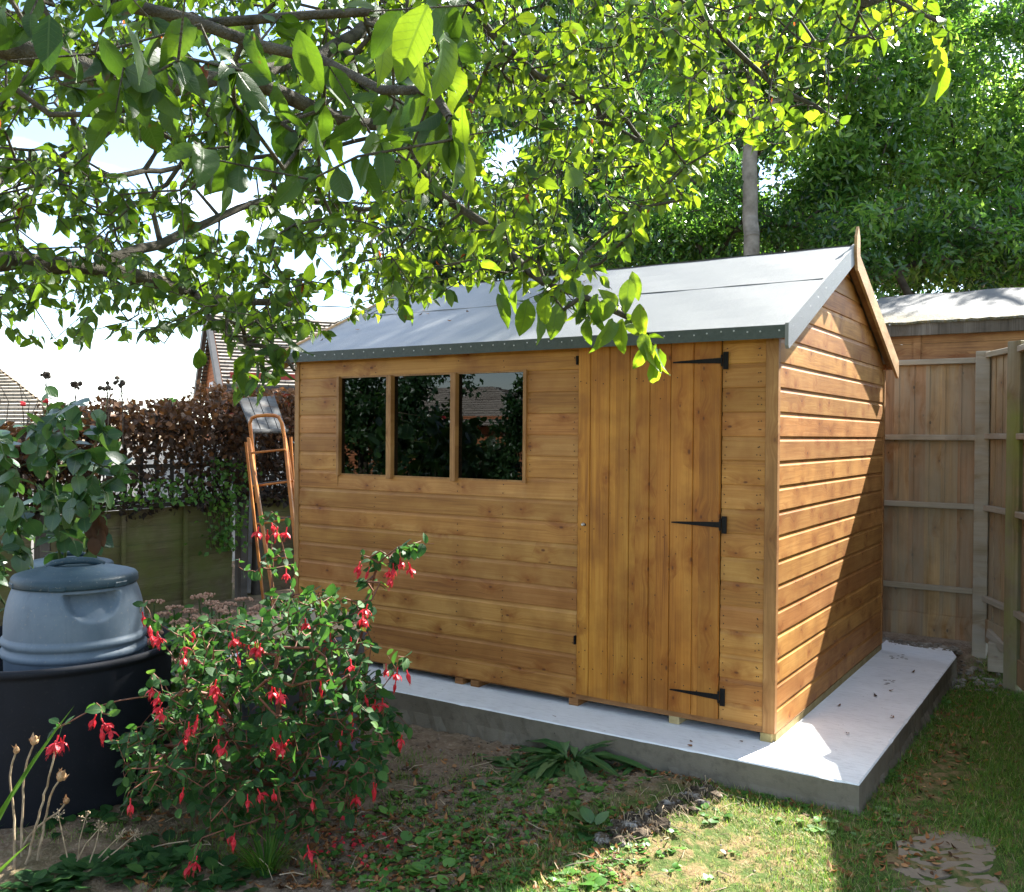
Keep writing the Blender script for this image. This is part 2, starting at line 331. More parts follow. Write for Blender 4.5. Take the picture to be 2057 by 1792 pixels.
MAT['leaf_brown'] = leafmat('brown_leaf', [(0,(.024,.020,.015)),(.35,(.065,.038,.022)),(.7,(.14,.066,.028)),(1,(.23,.11,.045))], [(0,(.05,.03,.01)),(1,(.3,.12,.03))], .25, .55, .3)
MAT['leaf_weed'] = leafmat('weed_leaf', [(0,(.025,.085,.012)),(.5,(.055,.160,.020)),(1,(.11,.24,.035))], [(0,(.05,.16,.02)),(1,(.25,.42,.04))], .3, .45, .4)
MAT['leaf_dock'] = leafmat('dock_leaf', [(0,(.020,.075,.022)),(.5,(.035,.110,.028)),(1,(.10,.17,.06))], [(0,(.05,.16,.03)),(1,(.2,.36,.05))], .25, .4, .45, vein=True)
MAT['litter'] = leafmat('fallen_leaf', [(0,(.055,.028,.014)),(.4,(.15,.060,.020)),(.75,(.27,.11,.035)),(1,(.36,.20,.09))], [(0,(.1,.04,.01)),(1,(.4,.2,.05))], .15, .7, .2)
MAT['grass'] = leafmat('grass_blade', [(0,(.032,.095,.010)),(.45,(.075,.180,.018)),(.75,(.16,.24,.035)),(.92,(.34,.28,.12)),(1,(.42,.34,.18))], [(0,(.08,.22,.02)),(.6,(.25,.42,.04)),(1,(.5,.4,.15))], .35, .5, .3)
MAT['petal'] = leafmat('red_petal', [(0,(.42,.012,.022)),(1,(.68,.025,.045))], [(0,(.6,.02,.03)),(1,(.8,.04,.06))], .3, .45, .4)
MAT['stem_red'] = simple('red_stem', (.10,.035,.022), (.17,.07,.035), 20, .6, .3)
MAT['stem_green'] = simple('green_stem', (.04,.075,.02), (.08,.11,.03), 20, .6, .3)
MAT['straw'] = simple('dry_straw', (.24,.17,.10), (.42,.33,.22), 30, .8, .2)
# ================================================================ GROUND
def gnoise(x, y):
    return (np.sin(x*1.7+.4)*np.cos(y*1.3+1)*.5 + np.sin(x*4.1+y*2.3)*.28 + np.sin(x*9.7-y*7.1+2)*.14 + np.sin(x*21+y*17)*.07)
SLX, SLY, SLB = .449, -.317, 2.53
def gz(x, y):
    x = np.asarray(x, float); y = np.asarray(y, float)
    z = GZ + gnoise(x, y)*.014
    z = z - np.clip((-x-.6)*.018, 0, .06)
    back = np.clip((y-2.35)/.3, 0, 1)*np.clip((x+.8)/.5, 0, 1); z = z + back*.13
    z = z + .05*np.exp(-(((x+.30)/.22)**2 + ((y+.62)/.30)**2))           # hump by the root heap
    return z
def ground_mesh():
    xs = np.concatenate([[-600,-120,-40,-18], np.linspace(-9,-4,34)[:-1], np.linspace(-4,2.2,210), [3,5,9,20,60,600]])
    ys = np.concatenate([[-600,-120,-30,-9], np.linspace(-4.6,1,190)[:-1], np.linspace(1,4,50), [5,7,10,20,60,600]])
    X, Y = np.meshgrid(xs, ys); Z = gz(X, Y)
    near = (X > -5) & (X < 3) & (Y > -5) & (Y < 3)
    Z = Z + near*(rng.random(X.shape)-.5)*.018
    V = np.stack([X, Y, Z], -1).reshape(-1,3); nx = len(xs); i, j = np.meshgrid(np.arange(nx-1), np.arange(len(ys)-1)); a = (j*nx+i).ravel()
    return V, np.stack([a, a+1, a+nx+1, a+nx], 1)
def ground_mat():
    m = M_('garden_soil'); p = m.pos(); a = m.noise(p, 1.6, 6, .6); b = m.noise(p, 14, 6, .65); c = m.noise(p, 70, 4, .6)
    soil = m.mix(m.ramp(b, [(.3, 0.0), (.7, 1.0)]), (.105,.072,.045), (.245,.175,.115)); soil = m.mix(m.ramp(c, [(.5, 0.0), (.7, .7)]), soil, (.30,.235,.17))
    moss = m.mix(b, (.030,.055,.012), (.085,.110,.028))
    sep = m.n('SeparateXYZ', {0: p}); x, y = sep.outputs[0], sep.outputs[1]
    # lawn lies to the right of a wandering edge
    e = m.math('ADD', m.math('ADD', x, m.math('MULTIPLY', y, -.25)), m.math('MULTIPLY', m.math('SUBTRACT', a, .5), .9))
    lawn = m.ramp(m.math('ADD', m.math('MULTIPLY', e, .8), .55), [(.40, 0.0), (.50, 1.0)])
    patch = m.ramp(a, [(.52, 0.0), (.66, .8)])
    col = m.mix(lawn, m.mix(m.math('MULTIPLY', patch, .6), soil, moss), m.mix(m.ramp(b, [(.45, 0.0), (.6, 1.0)]), moss, (.17,.12,.06)))
    return m.end(m.bsdf(col, .95, .1, m.math('ADD', b, m.math('MULTIPLY', c, .5)), .8, .02))
V, F = ground_mesh(); g = link('ground', np_mesh('ground', V, F), ground_mat(), smooth=True)
tag(g, 'brown soil and thin turf of the garden around the concrete base', kind='structure')

# concrete base: an L seen in front of and beside the shed, running under it
def slab():
    bm = MB(); poly = [(SLX, SLY), (SLX, 2.30), (SLX-.05, 2.47), (.30, 2.51), (.12, 2.50), (-.02, 2.55), (-3.3, 2.5), (-3.3, SLY)]
    N = []
    for i, (x, y) in enumerate(poly):
        x2, y2 = poly[(i+1) % len(poly)]; L_ = math.hypot(x2-x, y2-y); k = max(1, int(L_/.045))
        for q in range(k): N.append((x+(x2-x)*q/k, y+(y2-y)*q/k))
    P = np.array(N); c = np.array([-1.4, 1.1]); out = nrm(P-c); n = len(P); jt = .004+rng.random(n)*.004+(rng.random(n) < .12)*rng.random(n)*.012
    top = [(x-ox_*q, y-oy_*q, -.0402) for (x,y),(ox_,oy_),q in zip(P,out,jt)]; edge = [(x, y, -.046-.3*max(0,q-.008)) for (x, y), q in zip(P,jt)]
    mid = [(x + ox_*.004*random.uniform(-1,1), y + oy_*.004*random.uniform(-1,1), -.13) for (x,y),(ox_,oy_) in zip(P,out)]
    low = [(x + ox_*random.uniform(-.004,.03), y + oy_*random.uniform(-.004,.03), -.20 ) for (x,y),(ox_,oy_) in zip(P,out)]
    bot = [(x + ox_*.03, y + oy_*.03, -.34) for (x,y),(ox_,oy_) in zip(P,out)]
    V = top+edge+mid+low+bot; F = [tuple(range(n))[::-1]]; 
    for k in range(4):
        for i in range(n): F.append((k*n+i, k*n+(i+1)%n, (k+1)*n+(i+1)%n, (k+1)*n+i))
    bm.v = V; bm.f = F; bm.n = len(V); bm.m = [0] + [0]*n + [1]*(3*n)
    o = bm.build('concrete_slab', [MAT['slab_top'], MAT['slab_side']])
    me = o.data; b2 = bmesh.new(); b2.from_mesh(me); bmesh.ops.recalc_face_normals(b2, faces=b2.faces); b2.to_mesh(me); b2.free()
    return tag(o, 'pale raised concrete base under and around the wooden shed', kind='structure')
slab()

# ================================================================ THE SHED
LN, DP, H = 3.006, 2.209, 1.80
RH, OX, OY, SL = 2.367, .05, .085, .458
PIT = .111
WL, WR, WT, WB = -2.646, -1.304, 1.6725, 1.084
DL, DR, DTOP = -.9986, -.2423, 1.775
shed = thing('garden_shed', 'new wooden garden shed with honey brown boards, pale felt roof and a long dark window', 'shed', (0,0,0))
def profile(z0, z1):
    """points (z, out) of the shiplap face from z0 to z1; out = metres proud of the wall plane"""
    pts = []; k = int(math.floor(z0/PIT + 1e-6))
    while k*PIT < z1 - 1e-6:
        b = k*PIT
        for dz, o_ in ((.0005,.0108),(.0012,.0152),(.004,.0162),(.0895,.0160),(.0915,.0155),(.0945,.0136),(.099,.0122),(.1045,.0112),(.1095,.0108)):
            z = b+dz
            if z0 <= z <= z1: pts.append((z, o_))
        k += 1
    def val(z):
        f = z - math.floor(z/PIT+1e-6)*PIT; return .0165 if f < .08 else (.010 if f < .1 else .005)
    if not pts or pts[0][0] > z0+1e-4: pts.insert(0, (z0, val(z0)))
    if pts[-1][0] < z1-1e-4: pts.append((z1, val(z1)))
    return pts
bm = MB()
def clad_x(x0, x1, z0, z1):
    p = profile(z0, z1); ns = max(1, int((x1-x0)/.5)); V = []; F = []
    for z, o_ in p:
        for i in range(ns+1):
            x = x0+(x1-x0)*i/ns; V.append((x, -o_ + .0015*math.sin(x*3.1+z*2), z))
    for j in range(len(p)-1):
        for i in range(ns): a = j*(ns+1)+i; F.append((a, a+1, a+ns+2, a+ns+1))
    bm.add(V, F)
for a in [(-LN+.038, WL, .0, H), (WL, WR, 0, WB), (WL, WR, WT, H), (WR, DL, 0, H), (DR, -.038, .026, H)]: clad_x(*a)
# nail heads of the cladding, small dark dots standing 1 mm proud
bm.mi = 1
def dot(x, z, r=.0023, y=-.0172): bm.box((x-r, y-.0008, z-r), (x+r, y+.002, z+r))
for k in range(16):
    z = k*PIT
    for x in (DR+.018, -.062, -.075 if k % 2 else -.07):
        dot(x+random.uniform(-.004,.004), z+.030+random.uniform(-.006,.006)); dot(x+random.uniform(-.004,.004), z+.068+random.uniform(-.006,.006))
    for x in (DL-.022, -LN+.06) + ((WL-.03, WR+.02) if 10 <= k < 15 else (-2.35, -1.75, -1.45)):
        if random.random() < .8: dot(x+random.uniform(-.004,.004), z+.028+random.uniform(-.01,.01), .0026)
        if random.random() < .8: dot(x+random.uniform(-.004,.004), z+.066+random.uniform(-.01,.01), .0026)
bm.build('front_wall', [MAT['clad_front'], simple('nail_hole', (.03,.012,.005), (.05,.02,.008), 30, .7)], shed)
# gable wall on the right; the far one the same
def gable(x, s, name):
    bm = MB(); p = profile(0, RH-.03); V = []; F = []
    top = lambda z: (max(0.0, (z-(H-.0))/SL)) if z > H-.0 else 0.0
    ny = 10
    for z, o_ in p:
        a = .012+top(z)*1.0; b = DP-.012-top(z)
        if b < a: a = b = DP/2
        for i in range(ny+1):
            y = a+(b-a)*i/ny; V.append((x + s*(o_ + .0015*math.sin(y*3.3+z*1.7)), y, z))
    for j in range(len(p)-1):
        for i in range(ny): q = j*(ny+1)+i; F.append((q, q+1, q+ny+2, q+ny+1))
    bm.add(V, F); return bm.build(name, MAT['clad_front'], shed)
gable(0.0, 1, 'gable_wall'); gable(-LN, -1, 'gable_wall')
bm = MB()
bm.box((-LN+.03, DP-.01, 0), (-.0, DP, H)); bm.build('back_wall', MAT['clad_front'], shed)
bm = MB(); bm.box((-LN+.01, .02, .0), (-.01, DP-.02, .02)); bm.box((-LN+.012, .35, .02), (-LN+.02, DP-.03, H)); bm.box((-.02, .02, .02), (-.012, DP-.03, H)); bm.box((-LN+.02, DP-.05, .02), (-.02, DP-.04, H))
bm.box((-LN+.05,1.6,.9),(-.6,2.1,.93)); bm.build('darkened_inside', MAT['inside'], shed)
# corner boards
for x0, x1 in ((-.038, .0), (-LN, -LN+.038)):
    bm = MB(); bm.box((x0, -.0225, .0), (x1 + (.0185 if x1 == 0 else 0), .012, H), .002); bm.build('corner_board', MAT['trim'], shed)
bm = MB(); bm.box((.001, DP-.020, 0), (.0225, DP+.008, H-.04), .002); bm.build('corner_board', MAT['trim'], shed)
# floor rim under the cladding, bearers
bm = MB(); bm.box((-1.02, -.016, -.002), (-.0385, .012, .0255)); bm.box((-LN+.04, -.010, -.006), (-1.045, .012, -.0008)); bm.box((-1.72,-.0115,-.026),(-1.30,.010,-.0009)) if False else None
bm.build('floor_edge', MAT['trim_h'], shed)
bm = MB(); bm.box((-LN+.05,.012,-.012),(-.03,DP-.03,-.001)); bm.build('floor', MAT['inside'], shed)
for x, pale in ((-2.90,0),(-2.26,1),(-1.735,0),(-1.63,0),(-1.015,0),(-.47,1),(-.010,2)):
    bm = MB()
    if pale == 2: bm.box((-.048, -.018, -.0398), (.004, DP, -.0025)); bm.box((.004, .01, -.0398), (.016, DP+.02, -.004))
    else: bm.box((x-.026, -.006 if pale else -.014, -.0398), (x+.026, DP, -.0065 if x<-1.04 else -.0022))
    bm.build('bearer', MAT['bearer'] if pale == 1 else (MAT['bearer_side'] if pale == 2 else MAT['trim_h']), shed)
# window: frame with two mullions, three panes
bm = MB(); FT = .018
bm.box((WL, -.030, WB-.004), (WL+FT, .02, WT)); bm.box((WR-FT, -.030, WB-.004), (WR, .02, WT))
win_w = (WR-WL)
m1, m2 = -2.235, -1.775
frame = bm
frame.box((WL+FT, -.012, WB), (WR-FT, .02, WB+.008)); frame.box((WL+FT, -.014, WT-.010), (WR-FT, .02, WT))
window = frame.build('window', MAT['trim'], shed)
for mxx in (m1, m2):
    bm = MB(); bm.box((mxx-.018, -.036, WB-.010), (mxx+.018, .02, WT-.004), .002); bm.build('mullion', MAT['trim'], window)
for a, b in ((WL+FT, m1-.018), (m1+.018, m2-.018), (m2+.018, WR-FT)):
    bm = MB(); bm.box((a, -.002, WB+.008), (b, .002, WT-.010)); bm.build('pane', MAT['glass'], window)
# door of tongue and groove boards
bm = MB(); DB = .026; n = 7; edges = [DL+.004, -.9335, -.8330, -.7245, -.6150, -.5050, -.3900, DR-.004] if False else None
ed = [DL+.004 + d for d in (0, .071, .178, .287, .394, .502, .616)] + [DR-.004]
for i in range(len(ed)-1):
    x0, x1 = ed[i], ed[i+1]; yv = -.0285 - .0006*((i*7) % 3); g_ = .0035
    V = [(x0, yv+.006, DB), (x0+g_, yv, DB), (x1-g_, yv, DB), (x1, yv+.006, DB), (x0, yv+.006, DTOP), (x0+g_, yv, DTOP), (x1-g_, yv, DTOP), (x1, yv+.006, DTOP), (x0, -.012, DB), (x1, -.012, DB), (x0, -.012, DTOP), (x1, -.012, DTOP)]
    bm.add(V, [(0,1,5,4),(1,2,6,5),(2,3,7,6),(0,4,10,8),(3,9,11,7),(4,5,6,7,11,10),(0,8,9,3,2,1)])
bm.mi = 1
for zz in (1.598, .935, .855, .16, .25):
    for i in range(len(ed)-1):
        for fx in (.3, .72):
            if random.random() < .85: dot(ed[i]+(ed[i+1]-ed[i])*fx + random.uniform(-.006,.006), zz+random.uniform(-.012,.012), .0024, -.030)
for i in range(22): dot(random.uniform(DL+.03, DR-.03), random.uniform(.1, 1.65), .0022, -.030)
door = bm.build('door', [MAT['door'], bpy.data.materials['nail_hole']], shed)
def hinge(z, ln=.235, tilt=0.0):
    b = MB(); x1 = DR-.002; 
    poly = [(x1, -.0315, z-.013), (x1, -.0315, z+.013), (x1-ln*.35, -.0315, z+.010), (x1-ln*.9, -.0315, z+.004), (x1-ln, -.0315, z+.002), (x1-ln-.004, -.0315, z-.001), (x1-ln, -.0315, z-.004), (x1-ln*.35, -.0315, z-.010)]
    b.prism(poly, (0,-1,0), .003)
    b.box((DR+.006, -.0295, z-.040), (DR+.030, -.0262+.004, z+.040), .001)
    b.tube([(DR+.001, -.033, z-.026), (DR+.001, -.033, z+.026)], .0042, 8)
    for dx in (.03, .09, .16, .21): b.lathe((x1-dx, -.0345, z), [(.0035,0),(.003,.0012),(0,.0016)], 8, (0,-1,0))
    for dz in (-.027, .027): b.lathe((DR+.019, -.0295, z+dz), [(.0035,0),(.003,.0012),(0,.0016)], 8, (0,-1,0))
    return b.build('hinge', MAT['black_iron'], door)
for z in (1.680, .925, .130): hinge(z)
bm = MB(); 
for z in (1.71, .296): bm = MB(); bm.box((DL-.010, -.0300, z-.022), (DL-.001, -.0, z+.022), .001); bm.build('door_catch', MAT['black_iron'], shed)
bm = MB(); bm.lathe((DL+.040, -.0290, .885), [(.0,.0),(.009,0),(.009,.002),(.006,.007),(.0055,.012),(0,.012)], 16, (0,-1,0)); bm.build('lock', MAT['steel'], door)
bm = MB(); bm.lathe((DL+.049, -.0292, .884), [(.0075,0),(.0065,.0015),(0,.0016)], 12, (0,-1,0)); bm.build('lock_hole', MAT['black_iron'], door)
# roof
EZ = RH - (DP/2+OY)*SL
def roof_side(s):
    """one slope with a lapped joint: s=-1 front, +1 back"""
    bm = MB(); yc = DP/2; yE = yc + s*(DP/2+OY); k = .47; yM = yc + s*(DP/2+OY)*k; zM = RH-(DP/2+OY)*k*SL; x0, x1 = -LN-OX, OX+.018
    def sheet(ya, za, yb, zb, lift, th):
        nx = 40; ny = 5; V = []; F = []
        for j in range(ny+1):
            for i in range(nx+1):
                t = j/ny; x = x0+(x1-x0)*i/nx; V.append((x, ya+(yb-ya)*t, za+(zb-za)*t+lift + .0022*math.sin(x*5.3+t*4+lift*300)*math.sin(t*3.1+.2) + .0012*math.sin(x*13+t*9)))
        for j in range(ny):
            for i in range(nx): a = j*(nx+1)+i; F.append((a, a+1, a+nx+2, a+nx+1))
        n0 = len(V); V += [(x, y, z-th) for x, y, z in V]; F += [tuple(q+n0 for q in f[::-1]) for f in F[:]]
        ring = [i for i in range(nx+1)] + [j*(nx+1)+nx for j in range(1, ny+1)] + [ny*(nx+1)+i for i in range(nx-1,-1,-1)] + [j*(nx+1) for j in range(ny-1,0,-1)]
        for a, b in zip(ring, ring[1:]+ring[:1]): F.append((a, b, b+n0, a+n0))
        bm.add(V, F)
    sheet(yE, EZ, yM+s*(-.04), zM+.04*SL, 0.0, .016); sheet(yM, zM, yc, RH, .0035, .003)
    if s < 0:  # cap strip over the ridge
        bm.add([(x0, yc-.002, RH+.009), (x1, yc-.002, RH+.009), (x1, yc+.05, RH-.012), (x0, yc+.05, RH-.012)], [(0,1,2,3)])
    o = bm.build('roof_slope', MAT['felt'], shed); b2 = bmesh.new(); b2.from_mesh(o.data); bmesh.ops.recalc_face_normals(b2, faces=b2.faces); b2.to_mesh(o.data); b2.free()
roof_side(-1); roof_side(1)
bm = MB(); yE = -OY
bm.box((-LN-OX, yE-.006, EZ-.058), (OX+.017, yE-.0005, EZ+.0005)); bm.mi = 1
x = -LN
while x < OX:
    bm.lathe((x, yE-.006, EZ-.022+random.uniform(-.007,.007)), [(.0042,0),(.0035,.0012),(0,.0016)], 8, (0,-1,0)); x += random.uniform(.055,.085)
bm.build('fascia', [MAT['felt_green'], MAT['galv']], shed)
bm = MB(); bm.box((-LN-OX+.01, yE+.0005, EZ-.050), (OX, yE+.016, EZ-.014)); bm.box((-LN-OX+.01,DP+OY-.016,EZ-.05),(OX,DP+OY,EZ-.014)); bm.build('eaves_batten', MAT['trim_h'], shed)
def barge(x, s, felt_=False):
    """board along a roof verge, front (s=-1) or back (s=1)"""
    yc = DP/2; yE = yc + s*(DP/2+OY+.012); zE = RH-(DP/2+OY+.012)*SL; wd = .088
    poly = [(x, yc, RH+.012), (x, yE, zE+.012), (x, yE+s*.002, zE-.085), (x, yE-s*.012, zE-wd-.012), (x, yc, RH-wd-.004)]
    b = MB(); b.prism(poly, (1 if x > -1 else -1, 0, 0), .016); b.mi = 1
    if felt_:
        for i in range(9):
            t = (i+.5)/9; b.lathe((x+.016, yc+(yE-yc)*t, RH+(zE-RH)*t-.03+random.uniform(-.008,.008)), [(.003,0),(.002,.001),(0,.0012)], 8, (1,0,0))
    o = b.build('bargeboard', [MAT['felt'] if felt_ else MAT['barge'], MAT['galv']], shed)
    b2 = bmesh.new(); b2.from_mesh(o.data); bmesh.ops.recalc_face_normals(b2, faces=b2.faces); b2.to_mesh(o.data); b2.free(); return o
tag(barge(OX+.018, -1, True), 'pale felt covered verge board'); barge(OX+.018, 1); barge(-LN-OX, -1); barge(-LN-OX, 1)
bm = MB(); yc = DP/2; x = OX+.0345
bm.prism([(x, yc, RH+.105), (x, yc-.036, RH+.045), (x, yc-.040, RH-.045), (x, yc-.012, RH-.135), (x, yc+.012, RH-.135), (x, yc+.040, RH-.045), (x, yc+.036, RH+.045)], (1,0,0), .014)
bm.build('finial', MAT['barge'], shed)
# soffit strip seen under the verge
for s in (-1, 1):
    b = MB(); yE = yc+s*(DP/2+OY-.03); zE = RH-(DP/2+OY-.03)*SL
    b.bar((OX-.012, yc, RH-.045), (OX-.012, yE, zE-.045), .03, .03); b.build('verge_batten', MAT['trim_h'], shed)
# ================================================================ FENCES ON THE RIGHT
def fpanel(A, B, ztop, zbot, rails, name, label, boards=.098, gravel=True, cat='fence', side=1):
    """closeboard panel from A to B (x,y); rails on the camera side"""
    A = np.array(A, float); B = np.array(B, float); d = nrm(np.append(B-A, 0)); n = np.array([d[1], -d[0], 0.0])*side
    root = thing(name, label, cat, (A[0], A[1], zbot)); ln = np.linalg.norm(B-A)
    k = max(1, round(ln/boards)); bw = ln/k; bm = MB()
    for i in range(k):
        a = np.append(A, 0) + d*bw*i; c = a + d*bw*.5 - n*.006
        zt = ztop + random.uniform(-.006, .004)
        ang = .05; dd = d*math.cos(ang) + n*math.sin(ang)
        bm.obox((c[0], c[1], (zt+zbot+.14)/2), dd, np.cross((0,0,1), dd), (0,0,1), bw*.535, .005, (zt-zbot-.14)/2, .001)
    bm.build('boards', MAT['fence_new'], root)
    for z in rails:
        b = MB(); p = np.append(A, z) + n*.018; q = np.append(B, z) + n*.018; b.bar(p, q, .034, .036, (0,0,1), .003); b.build('rail', MAT['fence_rail'], root)
    if gravel:
        b = MB(); p = np.append(A, zbot+.075) + n*.004; q = np.append(B, zbot+.075) + n*.004; b.bar(p, q, .024, .15, (0,0,1), .002); b.build('gravel_board', MAT['fence_new'], root)
    return root
fpanel((-.55,2.62), (.512,2.60), 1.848, .005, (1.838, 1.335, .885, .335), 'fence', 'close boarded brown fence panel facing us between the shed and the first fence post', .098)
def post(x, y, z0, z1, w_, label, mat='fence_rail', cap=None, rot=0.0, group=None):
    d = (math.cos(rot), math.sin(rot), 0); b = MB(); b.obox((x, y, (z0+z1)/2), d, (-d[1], d[0], 0), (0,0,1), w_/2, w_/2, (z1-z0)/2, .004)
    o = b.build('fence_post', MAT[mat]); return tag(o, label, 'fence post', group)
post(.548, 2.585, -.15, 1.895, .085, 'square timber fence post at the end of the panel beside the shed')
fpanel((.580,2.58), (.775,2.20), 1.876, .02, (1.868, 1.345, .885, .300), 'fence', 'narrow angled fence panel between the two timber posts right of the shed', .095, side=1)
post(.790, 2.135, -.18, 1.91, .095, 'broad fence post with green algae at the right edge of the picture', 'post_green', rot=.9)
fpanel((.81,2.10), (1.08,1.35), 1.87, -.12, (1.86, 1.345, .885, .30), 'fence', 'fence panel running towards us beyond the green stained post', .098)
post(1.10, 1.31, -.2, 1.90, .09, 'fence post on the right boundary just outside the view', 'post_green', rot=.3)
fpanel((1.12,1.27), (1.46,-.45), 1.85, -.18, (1.86, 1.345, .885, .30), 'fence', 'nearest fence panel of the right boundary beside the lawn', .098)
# short strut and stub at the foot of the narrow panel
b = MB(); b.bar((.62,2.46,.10), (.76,2.22,.035), .05, .055, bev=.003); tag(b.build('timber_rail', MAT['fence_rail']), 'short sloping timber lying at the foot of the angled fence panel', 'timber')
b = MB(); b.obox((.665,2.38,-.03), (1,0,0),(0,1,0),(0,0,1), .045,.045,.09,.004); tag(b.build('timber_stub', MAT['fence_rail']), 'small timber block on the soil under the angled fence panel', 'timber')

# ================================================================ NEIGHBOUR'S SHED
ns = thing('neighbour_shed', 'old brown shed with a mossy felt roof behind the right hand fence', 'shed', (0,3.4,GZ))
b = MB(); y0 = 3.42
for k in range(18):
    z = GZ + .13*k
    if z > 2.12: break
    b.obox((1.3, y0, z+.063), (1,0,0), (0,1,-.05), (0,0,1), 1.70, .007, .064, .002)
b.box((-.36, y0+.02, GZ), (-.34, 4.9, 2.15)); b.build('wall', MAT['nshed'], ns)
b = MB(); b.box((-.02, y0-.022, GZ), (.03, y0-.005, 2.12)); b.box((-.05-.34, y0-.03, GZ), (-.30, y0+.01, 2.12)); b.build('batten', MAT['nshed'], ns)
b = MB(); b.box((-.42, y0-.075, 2.095), (3.0, y0-.052, 2.185), .003); b.build('fascia', MAT['post_old'], ns)
def mossroof():
    m = M_('mossy_felt'); p = m.pos(); sep = m.n('SeparateXYZ', {0: p}); a = m.noise(p, 12, 6, .7); c = m.noise(p, 60, 4, .7)
    base = m.mix(c, (.10,.10,.097), (.155,.155,.15)); moss = m.mix(m.ramp(a, [(.4, 0.0), (.62, 1.0)]), (.045,.045,.018), (.12,.085,.024))
    f = m.math('MULTIPLY', m.ramp(sep.outputs[1], [(0,0),(1,1)]), 1.0)
    edge = m.ramp(m.math('ADD', m.math('MULTIPLY', m.math('SUBTRACT', sep.outputs[1], 3.33), 1.6), m.math('MULTIPLY', m.math('SUBTRACT', a, .5), .7)), [(.35, 1.0), (.62, 0.0)])
    col = m.mix(m.math('MULTIPLY', edge, m.ramp(c, [(.36, .25), (.55, 1.0)])), base, moss)
    return m.end(m.bsdf(col, .8, .3, m.math('ADD', a, c), .6, .02))
def nroof():
    nx, ny = 90, 16; V = []; F = []
    for j in range(ny+1):
        for i in range(nx+1):
            x = -.46 + 3.6*i/nx; y = 3.33 + 1.05*j/ny; z = 2.20 + (y-3.33)*.33
            if j == 0: z += random.uniform(-.006,.004); y += random.uniform(-.012,.01)
            V.append((x, y, z + .006*math.sin(x*11)*math.sin(j*.7)))
    for j in range(ny):
        for i in range(nx): a = j*(nx+1)+i; F.append((a, a+1, a+nx+2, a+nx+1))
    n0 = len(V); V += [(x, y, z-.018) for x,y,z in V]; F += [tuple(q+n0 for q in f[::-1]) for f in F[:]]
    for i in range(nx): F.append((i, i+n0, i+1+n0, i+1))
    for j in range(ny): a = j*(nx+1); F.append((a, a+nx+1, a+nx+1+n0, a+n0))
    b = MB(); b.add(V, F); b.add([(-.46,4.38,2.546),(3.14,4.38,2.546),(3.14,5.4,2.2),(-.46,5.4,2.2)], [(0,1,2,3)]); b.build('roof', mossroof(), ns)
nroof()

# ================================================================ LEFT BOUNDARY
FX = -5.70
lp = thing('fence', 'low old fence panel with green algae and wide overlapping boards under the trellis', 'fence', (FX, .8, -.25))
def lap_panel(root, y0, y1, z0, z1, x=FX):
    b = MB(); k = 6; hh = (z1-z0-.05)/k
    for i in range(k):
        z = z0 + hh*i; b.obox((x, (y0+y1)/2, z+hh*.5), (0,1,0), (1,0,-.09*1.0), (.09,0,1), (y1-y0)/2-.02, .006, hh*.56, .001)
    b.build('boards', MAT['fence_old'], root)
    b = MB(); b.box((x-.02, y0, z1-.035), (x+.032, y1, z1), .003); b.build('cap_rail', MAT['post_old'], root)
    for y in np.arange(y0+.02, y1, .62):
        b = MB(); b.box((x+.012, y-.018, z0+.01), (x+.034, y+.018, z1-.035), .002); b.build('batten', MAT['fence_old'], root)
lap_panel(lp, -.02, 1.80, -.24, .715)
lp2 = thing('fence', 'old fence panel further left behind the compost bins', 'fence', (FX, -1, -.25)); lap_panel(lp2, -1.95, -.14, -.26, .70)
lp3 = thing('fence', 'dark old fence panel behind the orange stepladder', 'fence', (FX, 2.2, -.25)); lap_panel(lp3, 1.95, 3.6, -.22, .74)
post(FX+.02, 1.875, -.3, 1.72, .085, 'tall grey fence post left of the orange stepladder', 'post_old')
post(FX+.04, 2.05, -.3, .95, .075, 'shorter dark post standing right beside the tall grey post', 'post_old')
post(FX+.05, 2.62, -.3, 1.93, .075, 'tall thin grey post rising behind the stepladder next to the shed', 'post_old')
post(FX+.02, -.08, -.3, 1.35, .085, 'fence post hidden among the leaves behind the compost bins', 'post_old')
def trellis(y0, y1, z0, z1, label):
    b = MB()
    for y in np.arange(y0+.05, y1, .155): b.box((FX-.006, y-.017, z0), (FX+.006, y+.017, z1))
    for z in np.arange(z0+.02, z1, .30): b.box((FX+.0065, y0, z-.017), (FX+.019, y1, z+.017))
    return tag(b.build('trellis', MAT['post_old']), label, 'trellis')
trellis(-.02, 1.80, .717, 1.5, 'square wooden trellis overgrown with brown leaves on top of the low fence panel')
trellis(-1.95, -.14, .702, 1.22, 'wooden trellis behind the big leaved shrub at the left edge')
trellis(1.95, 3.6, .742, 1.60, 'wooden trellis seen through the rungs of the orange stepladder')
def pale_wall():
    b = MB(); b.box((FX-2.2, -2.6, -.3), (FX-2.0, 6, 1.22)); m = simple('pale_render', (.42,.40,.37), (.55,.53,.50), 3, .9)
    return tag(b.build('garden_wall', m), 'pale rendered wall glimpsed through the gaps of the trellis', 'wall')
pale_wall()
